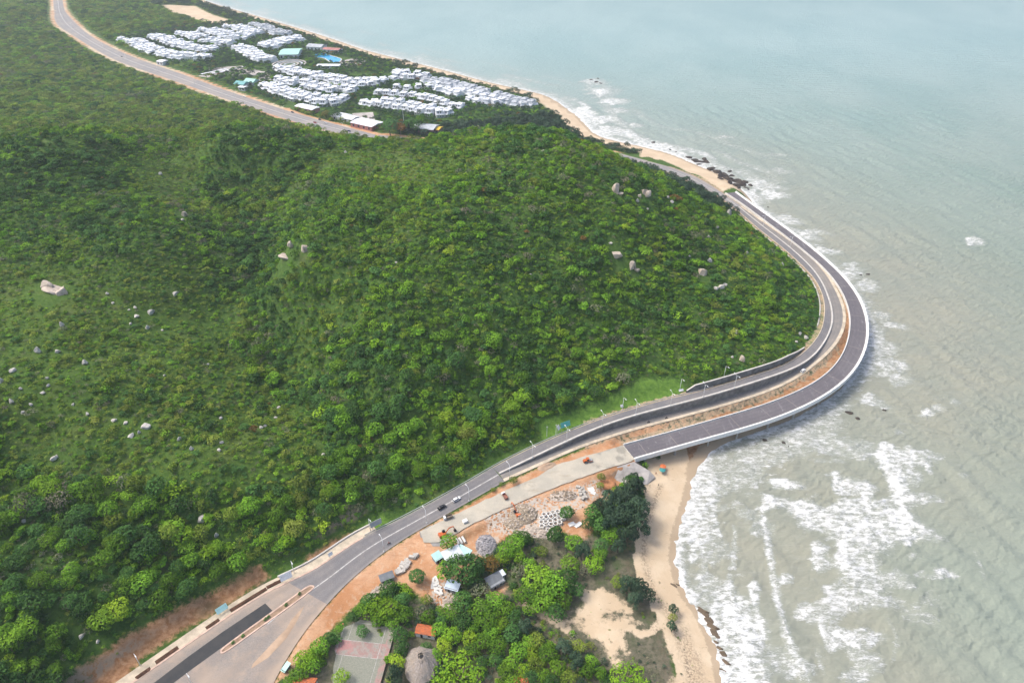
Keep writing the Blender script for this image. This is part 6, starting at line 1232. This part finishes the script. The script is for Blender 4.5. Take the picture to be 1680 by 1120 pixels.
block('hall', 478, 92, 31, 44, 8, 5, 'hall_turq', 'villa_white', 'large hall with a plain turquoise roof among the villas', 'hall', .10); block('pool_house', 540, 111, 36, 12, 5, 0, 'villa_roof', 'villa_white', 'long white roof standing in the gardens below the pool', 'pavilion', .1); block('long_shed', 505, 181, 32, 14, 5, -33, 'villa_white', 'shell_red', 'long white roof along the highway below the villas', 'shed', .15)
block('service_hall', 561, 195, 20, 16, 5, -30, 'villa_roof', 'villa_white', 'white hall by the highway beside the paved car park', 'hall', .2); block('service_hall', 577, 199, 14, 14, 5, -30, 'villa_white', 'villa_white', 'smaller white hall joined to the white hall by the highway', 'hall', .2); block('market_shed', 603, 209, 34, 22, 5.5, -32, 'villa_white', 'shell_red', 'white flat roofed shed with red front by the highway', 'shed', .12)
block('restaurant', 700, 215, 26, 20, 6, -18, 'villa_grey', 'shell_red', 'grey red roofed restaurant half hidden by the headland', 'restaurant', .25); block('restaurant', 716, 216, 12, 12, 5.5, -18, 'yellow', 'shell_red', 'yellow roofed annex of the restaurant behind the headland', 'restaurant', .2); block('gatehouse', 268, 107, 13, 12, 6, -25, 'villa_white', 'villa_white', 'lone white gatehouse by the highway below the first block', 'house', .1)
block('tent_pavilion', 398, 143, 16, 14, 5, -20, 'tent_teal', 'villa_white', 'teal roofed pavilion beside the distant highway', 'pavilion', .4); block('tent_pavilion', 414, 139, 16, 16, 5, -20, 'hall_turq', 'villa_white', 'pale turquoise roofed pavilion next to the teal one', 'pavilion', .4); block('kiosk', 400, 149, 10, 8, 5, -20, 'villa_white', 'villa_white', 'small white house below the teal pavilions', 'house', .1); block('beach_club', 520, 80, 28, 22, 7, -15, 'villa_grey', 'villa_white', 'grey blue roofed club house between hall and beach', 'club house', .25); block('beach_club', 546, 84, 30, 16, 6, -15, 'shell_red', 'villa_white', 'purple red roofed terrace house above the blue pool', 'club house', .2)
# pool
def rsheet(name, pix, z, mat, lab, cat, kind=None):
    p = flat(pix, z); p = p if sum(p[i - 1][0] * p[i][1] - p[i][0] * p[i - 1][1] for i in range(len(p))) > 0 else p[::-1]; o = MB().prism(p, z - .8, z).build(name, mat); o['kind'] = kind if kind else 'thing'
    if not kind: del o['kind']
    return tag(o, lab, cat)
zp = float(gz(*W(548, 96, 9)[:2]))
pw_ = NT('pool_water'); pp = pw_.pos(); M['pool'] = pw_.fin(pw_.mix(pw_.noise(pp, .12, 3, .5), (.03, .30, .62), (.06, .42, .72)), .15)
pool = empty('swimming_pool', tuple(W(548, 96, zp))); tag(pool, 'bright blue free form swimming pool by the beach', 'swimming pool')
pp_ = flat([(512,90),(530,87),(545,92),(560,97),(554,103),(542,102),(532,96),(518,94)], zp + .6); o = MB().prism(catmull(np.vstack([pp_, pp_[:1]]), 4)[:-1], zp - .5, zp + .6).build('water', M['pool'], pool); o.location = P0(pool)
rim = catmull(np.vstack([pp_, pp_[:1]]), 4)[:, :3]; o = ribbon('rim', offset(rim, .9) + [0, 0, .15], offset(rim, -.9) + [0, 0, .15], M['wall_pale'], 2, 0, None, pool, .8); o.location = P0(pool)
M['paving'] = plain('paving_pale', (.40, .37, .35), .9, .2, .1)
for pix in ([(556,101),(575,97),(592,94),(600,100),(590,107),(568,109),(552,106)],[(578,186),(612,184),(616,200),(600,203),(580,198)],[(330,112),(400,108),(432,118),(428,124),(380,124),(345,128),(318,124)],[(425,118),(445,116),(447,130),(435,140),(424,132)],[(420,62),(430,60),(440,72),(430,76)]): rsheet('paving', pix, float(gz(*flat(pix, 10).mean(0)[:2])) + .35, M['paving'], None, None, 'structure')
c = W(475, 106, 10.5); pz = empty('round_plaza', (c[0], c[1], float(gz(c[0], c[1])))); tag(pz, 'round stepped plaza of grey rings above the first villa row', 'plaza')
for k, r_ in enumerate((26, 20, 14, 8)):
    n = 40; L = np.array([(r_ * math.cos(a), r_ * math.sin(a), .5 + .35 * (3 - k)) for a in np.linspace(0, 2 * math.pi, n + 1)]); o = ribbon('ring', offset(L, 1.5), offset(L, -1.5), M['villa_grey'] if k % 2 else M['paving'], 2, 0, None, pz, 1.0)
for k, (u, v) in enumerate([(352,121),(368,120),(384,117)]):
    c = W(u, v, 11); o = empty('pergola', (c[0], c[1], float(gz(c[0], c[1]))), R(52)); tag(o, ['pale pergola row at the car park, closest to the highway', 'pale pergola row in the middle of the car park', 'pale pergola row at the car park, closest to the round plaza'][k], 'pergola'); b = MB(); b.box((0, 0, 3), (44, 3.5, .3)); b.build('roof', M['villa_white'], o)
    for x in (-20, -10, 0, 10, 20): b = MB(); b.box((x, 0, 1.4), (.4, .4, 3)); b.build('post', M['villa_white'], o)
rsheet('lawn', [(672,138),(684,136),(690,140),(676,143)], float(gz(*W(680, 140, 9)[:2])) + .4, NT('lawn').fin((.10, .22, .03), .9), None, None, 'structure')

# ------------------------------------------------------------------ trees that stand by themselves
def trunk_mesh(seed, H, r):
    g = np.random.default_rng(seed); b = MB(); p = Vector((0, 0, -.3)); top = Vector((g.uniform(-.2, .2), g.uniform(-.2, .2), H * .55)); b.tube(p, top, r, r * .7, 8)
    for k in range(4): a = g.uniform(0, 6.28); q = top + Vector((math.cos(a) * H * .22, math.sin(a) * H * .22, H * g.uniform(.18, .34))); b.tube(top - Vector((0, 0, .1)), q, r * .5, r * .18, 6)
    return b.mesh('trunk', M['bark'])
TR = [trunk_mesh(i, 1.0, .055) for i in range(3)]
hi = dict(nclump=16, per=105, leaf=.105, zc=.62, zr=.48, low=-.45)
HI = dict(g=[crown('crown', FM['mid'], 200 + i, **hi) for i in range(4)], d=[crown('crown', FM['dark'], 220 + i, **hi) for i in range(3)], y=[crown('crown', FM['bright'], 240 + i, **hi) for i in range(3)], o=[crown('crown', FM['olive'], 250 + i, **hi) for i in range(2)],
 b=[crown('crown', FM['grey'], 260 + i, nclump=12, per=60, leaf=.10, zc=.6, zr=.45) for i in range(2)], r=[crown('crown', FM['rust'], 270, **hi)], c=[crown('crown', FM['needle'], 280 + i, nclump=13, per=170, leaf=.075, spread=.75, rc=(.22, .38), zc=.62, zr=.62, elong=3.2) for i in range(3)], R=[crown('crown', FM['dark'], 300 + i, nclump=24, per=130, leaf=.10, spread=.55, rc=(.34, .46), zc=.75, zr=.5, low=-.8) for i in range(2)], Y=[crown('crown', FM['bright'], 290 + i, nclump=40, per=150, leaf=.075, spread=.86, rc=(.18, .28), zc=.42, zr=.30) for i in range(2)])
TYPE = dict(R='round dark green ball shaped', g='mid green leafy', d='dark green dense', y='bright yellow green', o='olive green', b='grey brown thin', r='rust red leaved', c='feathery grey green casuarina', Y='huge flat topped bright green')
def tree(x, y, z, r, tall, t, seed, cat='tree', name='tree'):
    o = empty(name, (x, y, z), (seed * 2.399) % 6.283); me = HI[t][seed % len(HI[t])]; link('trunk', TR[seed % 3], o).scale = (r * 1.2, r * 1.2, r * 1.25 * tall); cr = link('crown', me, o); cr.scale = (r, r, r * tall); o['category'] = cat; return o
GROVE = [(685,947,13,'R'),(735,889,15,'g'),(930,843,12,'R'),(911,878,14,'R'),(757,937,27,'d'),(734,934,18,'g'),(776,926,19,'d'),(804,925,15,'r'),(845,892,16,'g'),(830,905,16,'g'),(861,882,12,'d'),(848,876,7,'d'),(824,915,12,'y'),(850,910,12,'g'),(855,936,15,'b'),(880,950,24,'g'),(906,960,24,'g'),(930,952,20,'d'),(866,976,19,'g'),(894,986,20,'g'),(911,1004,16,'d'),(935,926,17,'g'),(955,905,13,'c'),(940,892,15,'g'),(975,925,15,'y'),(1000,882,15,'g'),(985,895,13,'d'),(960,935,12,'b'),(985,908,12,'g'),(1015,895,11,'c'),
 (1000,822,19,'c'),(1025,815,17,'c'),(1040,802,17,'c'),(1046,833,20,'c'),(1022,846,20,'c'),(1046,860,18,'c'),(1030,880,17,'c'),(1003,850,18,'c'),(985,832,13,'c'),(1040,784,9,'c'),(985,862,14,'d'),(1012,868,14,'g'),(965,860,10,'d'),(1030,960,15,'c'),(1050,965,15,'c'),(1066,976,11,'c'),(1040,985,13,'c'),(1012,955,10,'o'),(1104,998,8,'c'),(1102,1028,9,'c'),(1104,1012,7,'o'),
 (500,1082,17,'y'),(525,1060,15,'g'),(490,1106,15,'g'),(512,1092,15,'g'),(540,1046,11,'d'),(478,1118,11,'g'),(560,1112,13,'y'),(605,985,14,'d'),(638,966,15,'d'),(615,1000,18,'y'),(592,1000,13,'g'),(640,1000,19,'y'),(660,986,13,'d'),(664,1010,15,'g'),(690,1006,13,'b'),(702,1012,13,'g'),(580,1012,10,'d'),(720,1000,7,'g'),(556,1032,8,'g'),(620,1018,12,'g'),(645,1022,12,'g'),
 (740,1006,16,'g'),(760,986,18,'d'),(790,970,16,'b'),(786,1000,18,'g'),(811,986,16,'g'),(760,1020,16,'d'),(800,1020,18,'g'),(831,1000,15,'g'),(845,1012,13,'d'),(861,1030,14,'c'),(840,1040,16,'d'),(655,1042,15,'d'),(660,1064,12,'d'),(652,1086,13,'y'),(650,1106,14,'c'),(722,1032,13,'g'),(742,1042,15,'y'),(770,1046,13,'y'),(728,1056,12,'y'),(792,1052,14,'g'),(815,1060,16,'g'),(851,1070,16,'g'),(880,1050,14,'o'),(900,1070,16,'g'),(925,1062,14,'c'),(880,1092,14,'o'),(915,1096,14,'g'),(858,1100,12,'y'),(945,1082,13,'c'),(962,1100,14,'g'),(932,1112,13,'o'),(830,1096,13,'g'),(790,1086,10,'d'),(842,1118,13,'g'),(985,1104,11,'g'),(905,1118,13,'d'),(595,1035,10,'d'),(700,1062,9,'d'),(715,1075,11,'g'),(806,1036,14,'g'),(822,1024,13,'y'),(868,1052,13,'g'),(838,1088,13,'g'),(872,1075,13,'y'),(892,1110,13,'g'),(948,1060,12,'o'),(970,1085,11,'g'),(872,1112,13,'d'),(815,1085,12,'d'),(775,1065,12,'g'),(700,985,9,'o'),(728,1018,11,'d'),(775,1030,12,'g'),(872,1000,13,'g'),(925,985,14,'g'),(868,925,11,'g'),(890,905,10,'o'),(945,965,13,'d'),(750,1102,36,'Y'),(722,1112,20,'Y'),(1030,1112,27,'Y'),
 (581,224,8,'d'),(627,231,7,'d'),(565,218,6,'o'),(521,209,5,'d'),(655,210,12,'r'),(640,208,14,'d'),(675,205,13,'d'),(690,200,12,'g'),(535,187,8,'r'),(548,187,9,'d'),(375,130,5,'g'),(985,796,6,'o'),(823,794,4,'o'),(843,788,7,'o'),(809,803,4,'o'),(986,783,7,'o')]
tl_ = []
for i, (u, v, s, t) in enumerate(GROVE):
    tall = dict(c=1.5, Y=.62, d=1.12).get(t, 1.02); g0 = G(u, v); rr = s * proj(g0)[2] / FPX * 1.24; c = G(u, v, min(rr * tall * .75, 12)); x, y = c[0], c[1]; rr = s * proj(c)[2] / FPX * 1.24
    o = tree(x, y, float(gz(x, y)), rr, tall, t, i); sz = 'large ' if rr > 5.2 else 'small ' if rr < 3 else ''; tl_.append((o, sz + TYPE[t] + ' tree', u, v)); o['group'] = 'trees on the low ground by the works yard' if v > 500 else 'trees along the distant highway'
name_by_place(tl_, {'the stone block row': (665,928), 'the turquoise roofed sheds': (740,910), 'the stack of concrete frames': (905,856), 'the dark grey shed': (815,955), 'the tip of the sand clearing': (915,1010), 'the concrete apron': (1035,775), 'the middle of the beach edge': (1055,880), 'the footpath across the scrub': (1060,1034), 'the tennis court': (585,1070), 'the thatched hut': (691,1078), 'the orange tiled house': (700,1034), 'the lowest part of the sand clearing': (1000,1080), 'the distant highway': (570,215), 'the bare edge of the old road': (833,790), 'the dirt yard by the blue white shed': (745,975), 'the thicket in the middle of the low wood': (840,1050), 'the scrubby slope between yard and beach': (960,905)})
kz = dict(mid='g', bright='y', dark='d', olive='o', grey='b', rust='r', needle='c'); 
zones = {'the cut bank and pavement': (250,1050), 'the corner of the photo below the open slope': (60,1000), 'the bare bank behind the guard wall': (540,890), 'the grey notice board': (618,864), 'the straight road with the guard rail': (740,790), 'the foot of the grassy slope': (330,820), 'the meadow above the road': (960,670), 'the dark hill wall': (1220,590), 'the lower middle of the wooded slope': (560,780)}
for i, (x, y, z, r, tall, n) in enumerate(near_trees):
    t = kz[n]; o = tree(x, y, z - .15 * r, r * 1.08, tall, t, i + 1000, 'tree', 'forest_tree'); u, v, _ = proj(np.array([x, y, z])); k = min(zones, key=lambda q: math.hypot(u - zones[q][0], v - zones[q][1]))
    o['label'] = '%s tree in the hillside forest above %s' % (TYPE[t].replace(' dense', '').replace(' leafy', ''), k) if 'corner' not in k else '%s tree in the forest below the open slope, at the corner' % TYPE[t].replace(' dense', '').replace(' leafy', ''); o['group'] = '%s forest trees near %s' % (n, k)
build_haze()
